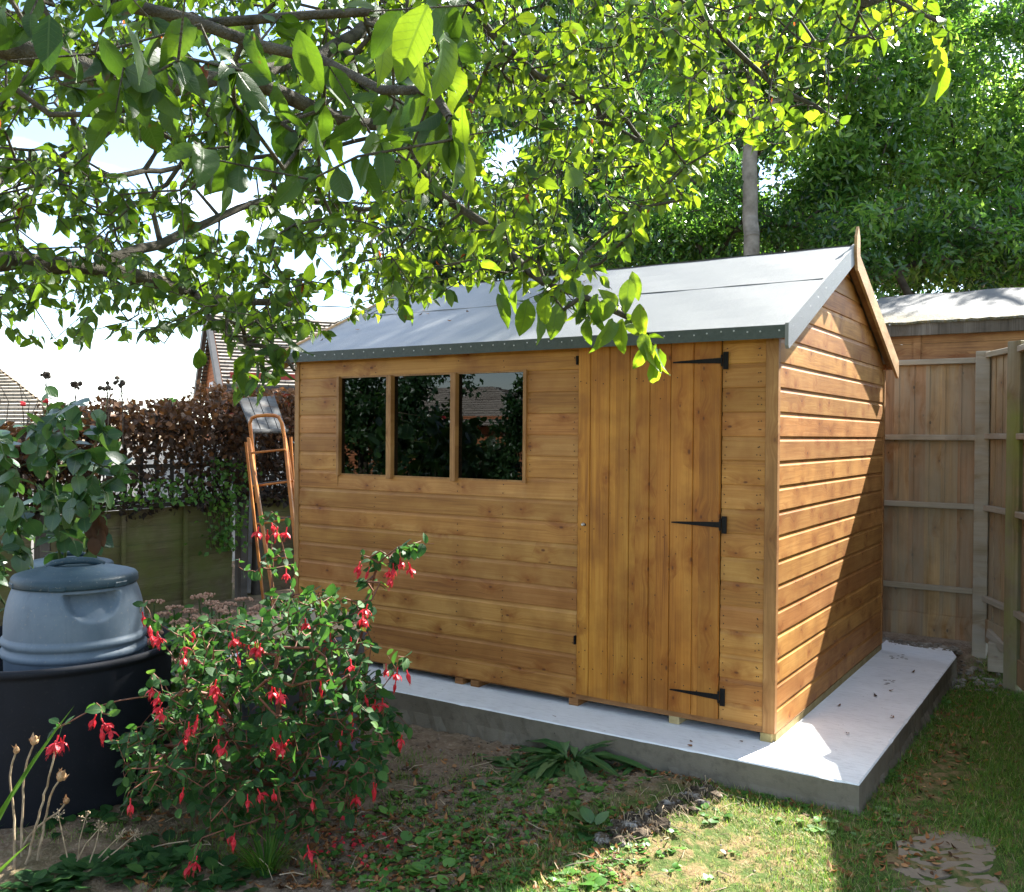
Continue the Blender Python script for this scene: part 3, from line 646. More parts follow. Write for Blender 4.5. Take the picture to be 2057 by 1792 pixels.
# brown hedge growing over the trellis
def hedge():
    root = thing('hedge', 'brown leaved hedge growing through the trellis on the left', 'hedge', (FX, .8, .7)); parts = []
    n = 21000
    y = rng.uniform(-2.0, 3.5, n); top = np.minimum(1.46+.15*y, 1.75) + .05*np.sin(y*5) + .05*np.sin(y*13+1)
    t = rng.random(n)**.75; z = .62 + (top-.62)*t
    # thin out the lower middle where the light shows through
    hole = np.exp(-(((y-.85)/.75)**2 + ((z-1.03)/.24)**2)); keep = rng.random(n) > hole*.72
    low = (z < .9) & (y < 1.3) & (rng.random(n) < .6); keep &= ~low
    y, z, t = y[keep], z[keep], t[keep]; m = len(y)
    x = FX + rng.normal(0, .12, m)*(0.5+.7*t) + .03
    P = np.stack([x,y,z], 1); D = rdir(m, (.3,0,-.3)); N = rdir(m, (.5,-.3,.6), .8)
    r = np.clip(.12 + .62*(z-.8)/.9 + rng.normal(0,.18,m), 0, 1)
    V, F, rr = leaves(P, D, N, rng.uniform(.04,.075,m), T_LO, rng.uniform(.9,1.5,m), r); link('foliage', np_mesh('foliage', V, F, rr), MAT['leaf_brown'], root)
    # some green leaves low down and hanging sprays over the post
    m = 900; y = np.concatenate([rng.uniform(-.3,1.5,m//2), rng.normal(1.62,.12,m-m//2)]); z = np.concatenate([rng.uniform(.70,.95,m//2), rng.uniform(.25,1.1,m-m//2)]); x = FX+.06+rng.random(m)*.14
    V, F, rr = leaves(np.stack([x,y,z],1), rdir(m,(.2,0,-.8)), rdir(m,(.6,-.4,.5),.7), rng.uniform(.035,.06,m), T_LO, 1.3, rng.uniform(.2,1,m)); link('green_shoots', np_mesh('green_shoots', V, F, rr), MAT['leaf_weed'], root)
    b = MB()
    for i in range(70):
        y0 = random.uniform(-1.9,3.4); p = np.array([FX+random.uniform(-.05,.08), y0, .7]); pts = [p]
        for k in range(6): p = p + np.array([random.uniform(-.05,.05), random.uniform(-.10,.10), .17]); pts.append(p)
        b.tube(pts, np.linspace(.006,.002,7), 5, False)
    for i in range(14):
        y0 = random.gauss(1.62,.1); p = np.array([FX+.06, y0, 1.0]); pts = [p]
        for k in range(6): p = p + np.array([random.uniform(-.01,.02), random.uniform(-.03,.03), -.12]); pts.append(p)
        b.tube(pts, .0025, 4, False)
    b.build('branches', MAT['bark_dark'], root)
hedge()
def seedheads():
    for i, (px, py, dy) in enumerate(((92,752,60),(150,770,45),(215,780,55),(244,768,60))):
        p = at(px, py, 6.3); r = thing('dried_flower', 'dark dried flower head standing up above the brown hedge at the left', 'plant', p-np.array([0,0,.3]), 'dried flower heads above the hedge')
        b = MB(); b.tube([p+np.array([.02,0,-.45]), p+np.array([.0,.01,-.2]), p], .004, 5); b.build('stem', MAT['bark_dark'], r)
        b = MB()
        for k in range(9): b.ico(p+rng.normal(0,.022,3)*np.array([1,1,.7]), random.uniform(.010,.020), 1, .3)
        b.build('seed_head', MAT['bark_dark'], r)
seedheads()
# grey slatted board leaning between the posts
def slats():
    r = thing('slatted_board', 'weathered grey slatted board leaning on the fence above the orange stepladder', 'board', (-5.4,2.2,1.3))
    TL, TR, BL, BR = at(480,800,8.3), at(552,795,8.75), at(507,868,8.05), at(578,868,8.5)
    n_ = nrm(np.cross(TR-TL, BL-TL)); 
    for i in range(4):
        t0, t1 = i/4+.012, (i+1)/4-.012; b = MB(); b.prism([TL+(TR-TL)*t0, TL+(TR-TL)*t1, BL+(BR-BL)*t1, BL+(BR-BL)*t0], n_, .016); b.build('slat', MAT['slat_grey'], r)
    b = MB(); b.bar(BL+(TL-BL)*.05-n_*.0, BR+(TR-BR)*.05, .03, .02); b.bar(at(508,868,8.1)+np.array([0,0,0]), at(500,1190,8.3), .03,.03); b.build('cross_rail', MAT['slat_grey'], r)
slats()
# orange stepladder
def ladder():
    m = simple('orange_paint', (.30,.092,.012), (.44,.165,.024), 10, .5, .4, .3); blk = simple('black_tread', (.012,.012,.013), (.03,.03,.03), 30, .6)
    r = thing('stepladder', 'rusty orange metal stepladder leaning closed in the gap left of the shed', 'stepladder', at(560,1200,7.2))
    q = lambda x, y, d=7.35: at(x, y, d)
    b = MB(); loop = [q(517,1010), q(507,900,7.4), q(502,850,7.42), q(506,840,7.43), q(516,836,7.44), q(535,834,7.44), q(552,835,7.44), q(560,838,7.43), q(566,850,7.42), q(577,905,7.4), q(590,1000)]
    b.tube(loop, .014, 8); b.build('hand_rail', m, r)
    b = MB(); b.bar(q(500,880,7.38), q(552,1215,7.0), .022, .045, FW, .003); b.build('side_rail', m, r)
    b = MB(); b.bar(q(572,880,7.38), q(606,1215,7.0), .022, .045, FW, .003); b.build('side_rail', m, r)
    b = MB(); b.tube([q(494,888,7.5), q(530,1215,7.5)], .012, 6); b.build('rear_leg', m, r)
    b = MB(); b.tube([q(584,878,7.5), q(604,1215,7.5)], .012, 6); b.build('rear_leg', m, r)
    for (x0, y0, x1, y1, tr) in ((504,910,573,903,0),(508,977,590,966,1),(516,1053,594,1040,1),(526,1130,600,1115,1)):
        b = MB(); b.tube([q(x0,y0,7.32), q(x1,y1,7.32)], .010, 6); s_ = b.build('rung', m, r)
        if tr: b = MB(); b.bar(q(x0+6,y0-2,7.36), q(x1-4,y1-1,7.36), .09, .022, (0,0,1), .003); b.build('tread', blk, r)
ladder()

# ================================================================ HOUSES FAR OFF
def tile_mat(name, c1, c2, sc=7.0, c3=None):
    m = M_(name); p = m.pos(); sep = m.n('SeparateXYZ', {0: p}); h = m.math('ADD', sep.outputs[0], m.math('MULTIPLY', sep.outputs[1], .6))
    v = m.n('CombineXYZ', {0: h, 1: sep.outputs[2], 2: 0.0})
    br = m.n('TexBrick', {'Vector': v, 'Scale': sc, 'Color1': (*c1,1), 'Color2': (*c2,1), 'Mortar': (*[c*.35 for c in c1],1), 'Mortar Size': .035, 'Brick Width': .9, 'Row Height': .42})
    col = m.mix(m.math('MULTIPLY', m.ramp(m.noise(p, 2.0, 4), [(.4,0.0),(.65,1.0)]), .5), br.outputs[0], c3 or c2)
    return m.end(m.bsdf(col, .85, .2, br.outputs['Fac'], .4, .02))
TILE_GREY = tile_mat('grey_tiles', (.20,.175,.15), (.30,.27,.235), 4.2); TILE_BEIGE = tile_mat('beige_tiles', (.30,.26,.20), (.40,.355,.29), 4.5); BRICK = tile_mat('orange_hung_tile', (.26,.095,.042), (.33,.135,.06), 4.5)
def tiled_slope(b, P0, P1, P2, P3, rows):
    """P0-P1 eave, P3-P2 ridge; stepped rows"""
    P0, P1, P2, P3 = [np.array(p, float) for p in (P0, P1, P2, P3)]; n_ = nrm(np.cross(P1-P0, P3-P0)); n_ = n_ if n_[2] > 0 else -n_
    for i in range(rows):
        a, c = i/rows, (i+1.15)/rows; A, B = P0+(P3-P0)*a + n_*.05, P1+(P2-P1)*a + n_*.05; Cc, Dd = P1+(P2-P1)*c, P0+(P3-P0)*c
        b.add([A, B, Cc, Dd, A-n_*.045, B-n_*.045], [(0,1,2,3),(4,5,1,0)])
def house():
    A = at(457,780,20.0); B = at(413,795,23.3); d = (B-A); d[2] = 0; gw = np.linalg.norm(d); d = d/gw; e = np.array([-d[1], d[0], 0.0]); e = e if e@RT > 0 else -e
    A[2] = 2.55; ze = 2.55; zr = ze + gw*.5*.80; LEN = 6.5
    r = thing('house', 'distant house with hung orange tiles, grey tiled roof and dark verge beyond the hedge', 'house', (A[0], A[1], -1))
    base = lambda s, t, z: np.array([A[0], A[1], 0]) + e*s + d*t + np.array([0,0,z])
    b = MB(); b.add([base(0,0,-1), base(LEN,0,-1), base(LEN,0,ze), base(0,0,ze), base(0,gw,-1), base(0,gw,ze), base(0,gw/2,zr), base(LEN,gw,-1), base(LEN,gw,ze)], [(0,1,2,3),(0,3,6,5,4),(4,5,8,7),(1,7,8,2)]); b.build('wall', BRICK, r)
    b = MB(); tiled_slope(b, base(-.12,-.30,ze-.3), base(LEN,-.30,ze-.3), base(LEN,gw/2,zr+.05), base(-.12,gw/2,zr+.05), 22); tiled_slope(b, base(-.12,gw+.3,ze-.3), base(LEN,gw+.3,ze-.3), base(LEN,gw/2,zr+.05), base(-.12,gw/2,zr+.05), 22); b.build('roof', TILE_GREY, r)
    dk = simple('dark_verge', (.03,.03,.032), (.05,.05,.05), 5); wh = simple('white_frame', (.4,.42,.46), (.5,.52,.55), 5); red = simple('red_tile_hang', (.26,.03,.025), (.32,.045,.03), 20, .7)
    b = MB(); b.bar(base(-.2,gw+.35,ze-.38), base(-.2,gw/2,zr+.02), .1, .22); b.bar(base(-.2,-.35,ze-.38), base(-.2,gw/2,zr+.02), .1, .22); b.build('bargeboard', dk, r)
    b = MB(); b.bar(base(-.1,-.36,ze-.30), base(LEN,-.36,ze-.30), .12, .14); b.build('gutter', dk, r)
    b = MB(); b.obox(base(.75,-.03,2.0), e, d, (0,0,1), .70, .02, .62); b.build('red_panel', red, r)
    def win(c, ax, ay, hx, hz):
        b = MB(); b.obox(c, ax, ay, (0,0,1), hx, .04, hz); f = b.build('window', wh, r); b = MB(); b.obox(c - ay*.05, ax, ay, (0,0,1), hx*.78, .01, hz*.82); b.build('pane', MAT['glass'], f)
    win(base(-.03, gw*.55, 1.95), d, e, .38, .55); win(base(3.4,-.03,1.85), e, d, .65, .45)
    # lower white roofed lean-to on the right
    b = MB(); b.add([base(2.2,-1.6,2.08), base(7.5,-1.6,2.08), base(7.5,-.05,2.45), base(2.2,-.05,2.45), base(2.2,-1.6,2.0), base(7.5,-1.6,2.0)], [(0,1,2,3),(4,5,1,0)]); b.build('lean_to_roof', wh, r)
    b = MB(); b.add([base(2.3,-1.5,-1), base(7.4,-1.5,-1), base(7.4,-1.5,2.0), base(2.3,-1.5,2.0), base(2.3,-.05,-1), base(2.3,-.05,2.3)], [(0,1,2,3),(4,0,3,5)]); b.build('lean_to_wall', BRICK, r)
house()
def bungalow():
    E0 = at(-300,880,14.5); E1 = at(150,872,13.0); Rg = at(-60,700,17.5); Rg2 = at(-420,700,18)
    r = thing('bungalow', 'neighbouring house with a sloping beige tiled roof at the left edge', 'house', (E1[0], E1[1], -.5))
    b = MB(); E1[2] = E0[2] = 1.35; tiled_slope(b, E0, E1, Rg, Rg2, 26)
    Bk = at(140,870,20); Bk[2] = 1.35; tiled_slope(b, E1, Bk, Rg, Rg, 26); b.build('roof', TILE_BEIGE, r)
    b = MB(); lo = lambda p: np.array([p[0], p[1], -.5]); c = (E0+E1+Rg)/3; E0b, E1b, Bkb = [p + (c-p)*.05 for p in (E0, E1, Bk)]
    b.add([lo(E0b), lo(E1b), E1b-[0,0,.05], E0b-[0,0,.05], lo(Bkb), Bkb-[0,0,.05]], [(0,1,2,3),(1,4,5,2)]); b.build('wall', BRICK, r)
bungalow()
# ================================================================ BINS AND POTS
def plastic(name, c1, c2, rough=.42, speck=.3):
    m = M_(name); p = m.pos(); a = m.noise(p, 5, 6, .65); s_ = m.noise(m.mapping(p, (9, 9, 1.2)), 3, 4, .6); c = m.noise(p, 90, 3)
    col = m.mix(m.ramp(a, [(.35, 0.0), (.7, 1.0)]), c1, c2); col = m.mix(m.math('MULTIPLY', m.ramp(s_, [(.55, 0.0), (.75, 1.0)]), .35), col, tuple(k*.6 for k in c1)); col = m.mix(m.math('MULTIPLY', m.ramp(c, [(.62, 0.0), (.72, 1.0)]), speck), col, (.3,.28,.22))
    return m.end(m.bsdf(col, m.math('ADD', rough, m.math('MULTIPLY', a, .25)), .28, c, .08, .002))
BIN = plastic('blue_grey_plastic', (.095,.130,.168), (.14,.178,.215)); LID = plastic('blue_lid_plastic', (.018,.042,.058), (.035,.062,.080), .35); TUB = plastic('black_plastic', (.006,.008,.013), (.011,.013,.019), .6, .03)
def compost_bin(c, zb, sc, label, bee=False):
    c = np.array([c[0], c[1], 0.0]); r = thing('compost_bin', label, 'compost bin', (c[0], c[1], zb), 'blue grey compost bins')
    v = CAM - c; f0 = math.atan2(v[1], v[0]) + .27; n = 180
    prof = [(.280,0),(.284,.3),(.286,.395),(.289,.400),(.299,.406),(.301,.418),(.299,.430),(.289,.437),(.286,.445),(.289,.452),(.298,.457),(.300,.469),(.297,.481),(.288,.488)]
    prof += [(.288-.036*((z-.488)/.21)**2.6, z) for z in np.arange(.495, .700, .0065)] + [(.249,.702),(.246,.712)]
    V = []; F = []
    for R_, z in prof:
        for i in range(n):
            a = 2*math.pi*i/n; d = (a-f0+math.pi) % (2*math.pi) - math.pi; rr = R_
            u = d*R_/.120; h = (.684-z)/.118
            if 0 <= h < 1 and u*u+h*h < 1: rr -= .075*min(1, (1-u*u-h*h)*5.0)*(1-h)**.8
            V.append(c + np.array([math.cos(a)*rr*sc, math.sin(a)*rr*sc, zb+z*sc]))
    for k in range(len(prof)-1):
        for i in range(n): j = (i+1) % n; F.append((k*n+i, k*n+j, (k+1)*n+j, (k+1)*n+i))
    b = MB(); b.add(V, F); b.build('body', BIN, r, True)
    b = MB(); cc = c + np.array([0,0,zb]); S = sc
    b.lathe(cc, [(.20*S,.715*S),(.252*S,.706*S),(.258*S,.704*S),(.262*S,.712*S),(.260*S,.738*S),(.252*S,.748*S),(.236*S,.754*S),(.18*S,.768*S),(.12*S,.780*S),(.112*S,.785*S),(.108*S,.788*S),(.10*S,.783*S),(.05*S,.780*S),(0,.780*S)], 64)
    lid = b.build('lid', LID, r, True)
    b = MB(); u = nrm(np.cross(v*np.array([1,1,0]), (0,0,1))); pts = [cc + u*S*x + np.array([0,0,z*S]) for x, z in ((-.115,.778),(-.09,.794),(-.04,.802),(.04,.802),(.09,.794),(.115,.778))]
    b.tube(pts, .016*S, 8); b.build('handle', LID, lid, True)
    for k in range(6):   # lugs round the lid
        a = f0 + .5 + k*math.pi/3; b = MB(); e = np.array([math.cos(a), math.sin(a), 0]); b.obox(cc+e*.258*S+np.array([0,0,.715*S]), e, np.cross((0,0,1),e), (0,0,1), .006, .035, .012, .005); b.build('lug', LID, lid)
    if bee:
        a = f0 + .95; e = np.array([math.cos(a), math.sin(a), 0]); t_ = np.cross((0,0,1), e); p = c + e*.2835*S + np.array([0,0,zb+.590*S]); dk = simple('sticker_dark', (.04,.03,.02), (.06,.05,.03), 40); tn = simple('sticker_tan', (.45,.33,.16), (.55,.42,.2), 40); wt = simple('sticker_wing', (.6,.6,.58), (.7,.7,.68), 40)
        b = MB(); P = lambda x, z, o=.0: p + t_*x + np.array([0,0,z]) + e*o
        def ell(cx_, cz_, rx, rz, rot, o): return [P(cx_+math.cos(q)*rx*math.cos(rot)-math.sin(q)*rz*math.sin(rot), cz_+math.cos(q)*rx*math.sin(rot)+math.sin(q)*rz*math.cos(rot), o) for q in np.arange(12)*math.pi/6]
        b.prism(ell(0,-.004,.016,.009,.9,0), e, .001); b.mi = 1
        for k in (-.008,0,.008): b.prism(ell(k*.62, -.004+k*.78, .002, .008, .9, .0012), e, .0006)
        b.prism(ell(.011,.012,.006,.006,0,.0012), e, .0006)
        for (x0,z0,x1,z1) in ((-.01,-.006,-.022,-.018),(-.004,-.012,-.010,-.026),(.004,-.010,.008,-.022),(.013,.016,.020,.026),(.010,.018,.010,.028)): b.bar(P(x0,z0,.0015),P(x1,z1,.0015),.0016,.0008,e)
        b.mi = 2; b.prism(ell(-.014,.010,.014,.006,-.6,.0022), e, .0006); b.prism(ell(-.005,.017,.013,.005,-1.2,.0024), e, .0006)
        b.build('bee_emblem', [tn, dk, wt], r)
    return r
pb = at(152, 1200, 4.05); compost_bin(pb, .0, .965, 'blue grey compost bin with a lid, standing inside the big black tub', True)
pb = at(135, 1120, 5.1); compost_bin(pb, -.055, .90, 'second compost bin further back, only its lid showing over the nearer bin')
def tub():
    c = at(100, 1300, 4.10); c = np.array([c[0], c[1], 0]); b = MB()
    b.lathe(c, [(0,-.22),(.475,-.23),(.49,-.20),(.503,.36),(.506,.375),(.520,.378),(.526,.392),(.522,.408),(.512,.410),(.500,.402),(.494,.36),(.485,.02),(0,.0)], 96)
    for k in range(8): pass
    o = b.build('plastic_tub', TUB, smooth=True); tag(o, 'large round black plastic tub holding the blue grey compost bin', 'tub')
tub()
def pot():
    c = at(608, 1400, 4.35); c = np.array([c[0], c[1], 0]); gm = plastic('grey_mauve_plastic', (.10,.10,.13), (.14,.14,.17), .6)
    b = MB(); b.lathe(c, [(0,-.22),(.255,-.22),(.262,-.2),(.285,.40),(.298,.405),(.300,.432),(.285,.436),(.275,.42),(.27,.405),(0,.40)], 64); tag(b.build('round_planter', gm, smooth=True), 'tall grey plastic planter half hidden behind the fuchsia', 'planter')
    tn = simple('tan_disc', (.30,.20,.11), (.46,.33,.19), 18, .8); b = MB(); b.lathe(c+np.array([0,0,.436]), [(0,.0),(.30,.0),(.305,.008),(.30,.022),(.2,.026),(0,.027)], 40); tag(b.build('wooden_lid', tn), 'round tan lid lying on the grey planter behind the fuchsia', 'lid')
    q = c + (RT*.03 - FW*.06); q[2] = .463; wm = simple('white_plastic', (.6,.6,.58), (.72,.72,.7), 20, .5); b = MB(); b.lathe(q, [(0,0),(.032,0),(.038,.002),(.046,.062),(.050,.064),(.047,.068),(.042,.064),(.034,.006),(0,.005)], 24); tag(b.build('white_cup', wm, smooth=True), 'small white cup standing on the round tan lid beside the shed', 'cup')
pot()

# ================================================================ PLANT GROWTH
def in_poly(x, y, poly):
    c = np.zeros(len(x), bool); n = len(poly)
    for i in range(n):
        (x1,y1),(x2,y2) = poly[i], poly[(i+1) % n]
        m = ((y1 > y) != (y2 > y)) & (x < (x2-x1)*(y-y1)/((y2-y1) or 1e-9)+x1); c ^= m
    return c
def sample_poly(poly, n, d0, d1, power=1.0):
    xs = [p[0] for p in poly]; ys = [p[1] for p in poly]; out = []
    while sum(len(o) for o in out) < n:
        x = rng.uniform(min(xs), max(xs), n*2); y = rng.uniform(min(ys), max(ys), n*2); k = in_poly(x, y, poly); out.append(np.stack([x[k], y[k]], 1))
    q = np.concatenate(out)[:n]; d = d0 + (d1-d0)*rng.random(n)**power
    return CAM + d[:,None]*(FW + RT*((q[:,:1]-1028.5)/1882) - UP*((q[:,1:]-896)/1882)), q, d
class Tree:
    def __init__(s): s.p = []; s.par = []; s.lim = []
    def limb(s, pts, start=None, step=.10, r=0):
        pts = [np.array(p, float) for p in pts]
        if start is not None: pts = [s.p[start]] + pts
        # resample smoothly
        P = [pts[0]]
        for i in range(len(pts)-1):
            a, b = pts[i], pts[i+1]; k = max(1, int(np.linalg.norm(b-a)/step))
            t0 = (pts[i+1]-pts[i-1])*.5 if i > 0 else b-a; t1 = (pts[i+2]-a)*.5 if i+2 < len(pts) else b-a
            for q in range(1, k+1):
                t = q/k; h = (2*t**3-3*t**2+1)*a + (t**3-2*t**2+t)*t0 + (-2*t**3+3*t**2)*b + (t**3-t**2)*t1; P.append(h + rng.normal(0, step*.05, 3))
        idx = []
        prev = start if start is not None else -1
        for i, q in enumerate(P):
            if i == 0 and start is not None: idx.append(start); continue
            s.p.append(q); s.par.append(prev); prev = len(s.p)-1; idx.append(prev)
        return idx
    def near(s, q):
        A = np.array(s.p); return int(np.argmin(((A-q)**2).sum(1)))
    def fill(s, T, step=.09, wob=.16, sag=0.0, maxd=None):
        A = np.zeros((len(s.p)+len(T)*12+10, 3)); n = len(s.p); A[:n] = np.array(s.p)
        T = np.asarray(T); base = A[:n]
        d = np.sqrt(((T[:,None,:]-base[None,::3,:])**2).sum(2)).min(1); order = np.argsort(d); ends = []
        for i in order:
            q = T[i]; dd = ((A[:n]-q)**2).sum(1); j = int(np.argmin(dd)); L_ = math.sqrt(dd[j])
            if maxd and L_ > maxd: continue
            k = max(1, min(10, int(L_/step))); a = A[j].copy(); prev = j; off = rng.normal(0, 1, 3)*L_*wob
            for m in range(1, k+1):
                t = m/k; p = a+(q-a)*t + off*math.sin(math.pi*t) + rng.normal(0, .10, 3)*step*(m < k); p[2] += sag*L_*math.sin(math.pi*t)
                if n >= len(A): A = np.concatenate([A, np.zeros((len(A),3))])
                A[n] = p; s.p.append(p); s.par.append(prev); prev = n; n += 1
            ends.append(prev)
        return ends
    def radii(s, r0, ex=.5, base=None):
        n = len(s.p); c = np.ones(n)
        for i in range(n-1, -1, -1):
            if s.par[i] >= 0: c[s.par[i]] += c[i]
        return r0*(c**ex)
    def mesh(s, rad, n=5, sel=None):
        P = np.array(s.p); par = np.array(s.par); k = np.where(par >= 0)[0]
        if sel is not None: k = k[sel[k]]
        a = P[par[k]]; b = P[k]; rb = rad[k]; ra = np.minimum(rad[par[k]], rb*1.35+.0006); d = nrm(b-a); ref = np.where(np.abs(d[:,2:3]) < .9, np.array([[.0,.1,1.]]), np.array([[1.,.1,0.]]))
        u = nrm(np.cross(d, ref)); v = np.cross(d, u); an = np.arange(n)*2*math.pi/n; ring = u[:,None,:]*np.cos(an)[None,:,None] + v[:,None,:]*np.sin(an)[None,:,None]
        V = np.concatenate([a[:,None,:]-d[:,None,:]*ra[:,None,None]*.4+ring*ra[:,None,None], b[:,None,:]+d[:,None,:]*rb[:,None,None]*.3+ring*rb[:,None,None]], 1).reshape(-1,3)
        i = np.arange(n); f = np.stack([i, (i+1) % n, (i+1) % n+n, i+n], 1); F = (np.arange(len(k))[:,None,None]*2*n + f[None]).reshape(-1,4)
        return V, F
    def leafspots(s, every, per, rmax, rad):
        P = np.array(s.p); par = np.array(s.par); k = np.where((par >= 0) & (rad < rmax))[0]; k = k[rng.random(len(k)) < every]; k = np.repeat(k, per)
        t = rng.random(len(k)); a = P[par[k]]; b = P[k]; return a + (b-a)*t[:,None], nrm(b-a)

def sunny(P):
    """True where a leaf would not stand between the sun and the shed's right half, its base or the turf before it"""
    S = np.array(SUND); t = (P[:,2]-2.0)/S[2]; lx = P[:,0]-S[0]*t; ly = P[:,1]-S[1]*t
    return ~((P[:,2] > 2.0) & (lx > -1.5+.25*np.sin(ly*5)) & (lx < 1.25) & (ly > -1.9+.2*np.sin(lx*6)) & (ly < 3.2))
# ================================================================ APPLE TREE OVERHEAD
def apple():
    root = thing('apple_tree', 'old apple tree reaching in from the left, its leafy branches hanging over the shed', 'tree', (-1.95,-3.3,GZ))
    T = Tree(); tk = T.limb([(-1.95,-3.3,GZ-.1),(-1.98,-3.32,.4),(-1.90,-3.25,1.0),(-1.86,-3.2,1.45)])[-1]
    A = T.limb([at(-330,560,2.45), at(-60,530,2.7), at(190,538,3.0), at(300,562,3.2), at(430,600,3.6), at(600,612,4.0)], tk)
    A2 = T.limb([at(400,455,3.5), at(560,400,3.8), at(760,420,4.2), at(870,380,4.4)], A[int(len(A)*.52)])
    A3 = T.limb([at(420,640,3.0), at(500,690,2.8), at(560,700,2.7), at(585,740,2.65)], A[int(len(A)*.75)])
    B = T.limb([at(-500,180,1.9), at(-120,60,1.85), at(110,130,1.95), at(260,180,2.0), at(480,150,2.2), at(640,110,2.6)], tk)
    Cc = T.limb([at(640,220,2.4), at(810,275,2.75), at(870,380,2.9), at(1000,460,2.9), at(1060,545,2.75), at(1170,600,2.5), at(1260,640,2.35), at(1300,680,2.25)], B[int(len(B)*.82)])
    E_ = T.limb([at(780,20,2.9), at(900,-20,3.1), at(1030,110,3.3), at(1130,180,3.5), at(1260,240,3.7), at(1300,330,3.9)], B[-1])
    E2 = T.limb([at(1060,-60,3.0), at(1250,-70,3.0), at(1440,60,3.1), at(1500,120,3.2), at(1560,180,3.2), at(1640,215,3.1), at(1690,255,3.0)], E_[len(E_)//3])
    E3 = T.limb([at(1440,-60,2.8), at(1650,-40,2.6), at(1790,0,2.5), at(1880,50,2.4), at(1905,90,2.35)], E2[len(E2)//3])
    D_ = T.limb([at(120,-80,1.3), at(230,10,1.35), at(430,50,1.5), at(620,40,1.5), at(760,20,1.45)], B[int(len(B)*.35)])
    D2 = T.limb([at(640,120,1.35), at(760,170,1.25), at(860,190,1.15), at(900,240,1.1)], D_[int(len(D_)*.8)])
    G_ = T.limb([at(1180,240,3.7), at(1330,300,3.6), at(1400,370,3.4)], E_[int(len(E_)*.75)])
    H_ = T.limb([at(60,330,3.6), at(200,350,4.2), at(420,330,4.8), at(640,300,5.0), at(900,230,5.0), at(1150,120,5.0), at(1400,60,4.9)], A[int(len(A)*.25)])
    nl = len(T.p)
    full = [(-120,-60),(1900,-60),(1900,60),(1690,120),(1660,250),(1590,290),(1470,320),(1390,400),(1300,420),(1250,520),(1180,560),(1040,590),(960,560),(820,620),(700,650),(600,700),(480,660),(400,650),(330,670),(150,700),(-120,660)]
    low = [(1020,560),(1150,560),(1260,590),(1300,660),(1180,650),(1060,620)]
    t1, q1, d1 = sample_poly([(-60,-60),(1000,-60),(940,180),(900,330),(780,360),(640,380),(420,330),(250,250),(60,180),(-60,160)], 62, 1.0, 1.7)
    t2, q2, d2 = sample_poly(full, 2300, 2.2, 3.8)
    t3, q3, d3 = sample_poly([(-100,-60),(1600,-60),(1560,140),(1420,300),(1220,500),(1000,540),(880,600),(600,650),(380,630),(-100,640)], 2500, 3.6, 5.1)
    t4, q4, d4 = sample_poly(low, 14, 2.1, 2.9)
    t5, _, _ = sample_poly([(440,640),(600,640),(600,700),(560,760),(520,800),(470,790),(460,700)], 34, 2.4, 3.0)
    t6 = np.array([at(1330,710,2.2), at(1310,690,2.2), at(1285,650,2.25), at(1240,610,2.3), at(1895,130,2.3), at(1875,110,2.35), at(1905,60,2.35), at(1680,230,2.9), at(1605,280,2.8), at(1395,410,3.1), at(1380,400,3.15), at(150,700,2.8), at(330,690,2.9)])
    T_ = np.concatenate([t1,t2,t3]); Q = np.concatenate([q1,q2,q3]); dd = np.concatenate([d1,d2,d3]); keep = np.ones(len(T_), bool)
    # gaps in the crown where the sky shows
    gd = dd > 1.8
    for (hx, hy, rx, ry) in ((265,320,95,60),(440,400,70,70),(715,320,75,90),(540,300,70,50),(90,470,60,40),(620,520,60,40),(660,600,60,30),(90,640,70,35),(330,470,50,40),(1120,20,60,40),(1010,300,55,50),(1330,180,60,45),(60,260,60,40),(1180,420,50,50)):
        keep &= ~(gd & ((((Q[:,0]-hx)/rx)**2 + ((Q[:,1]-hy)/ry)**2) < rng.uniform(.5,1.1,len(Q))))
    inside = (T_[:,0] > -3.3) & (T_[:,0] < .3) & (T_[:,1] > -.25) & (T_[:,2] < 2.0 + (np.clip(T_[:,1],0,1.1))*.46+.12); keep &= ~inside
    t7, _, _ = sample_poly([(-200,-700),(1100,-700),(1000,-60),(-200,-60)], 1100, 2.2, 4.2)  # unseen canopy above the view, here and below, added to shade near leaves
    T_ = np.concatenate([T_[keep], t4, t5, t6, t7, sample_poly([(900,-1500),(2200,-1500),(2200,-480),(1100,-420),(900,-420)], 900, 2.1, 3.4)[0]]); T.fill(T_, .08, .16)
    rad = T.radii(.0008, .48); li = np.arange(len(T.p)) < nl
    rad[:nl] = np.clip(rad[:nl], .006, .10); 
    fat = {}; 
    for L_, r0, r1 in ((A,.042,.012),(B,.050,.018),(Cc,.020,.007),(E_,.020,.008),(E2,.017,.006),(E3,.012,.004),(D_,.016,.006),(A2,.02,.007),(A3,.014,.004),(H_,.02,.006),(G_,.01,.004),(D2,.01,.004)):
        for i, j in enumerate(L_): rad[j] = max(rad[j]*.25, r0+(r1-r0)*i/len(L_))
    rad[:int(tk)+1] = np.linspace(.15,.11,tk+1)
    tr = np.zeros(len(T.p), bool); tr[:tk+1] = True
    V, F = T.mesh(rad, 12, tr); link('trunk', np_mesh('trunk', V, F), MAT['bark'], root, True)
    V, F = T.mesh(rad, 6, ~tr); link('branches', np_mesh('branches', V, F), MAT['bark'], root, True)
    # leaves in drooping tufts along the twigs
    P, ax = T.leafspots(.88, 4, .0050, rad); n = len(P); D = nrm(rng.normal(size=(n,3))*.65 + ax*.35 + np.array([0,0,-.75])); N = nrm(rng.normal(size=(n,3)) + np.array([0,.4,.7]))
    dist = (P-CAM)@FW; nearm = dist < 1.9; parts = []
    sz = rng.uniform(.028,.058,n)
    hue = np.clip(rng.normal(.55,.24,n), 0, .78)
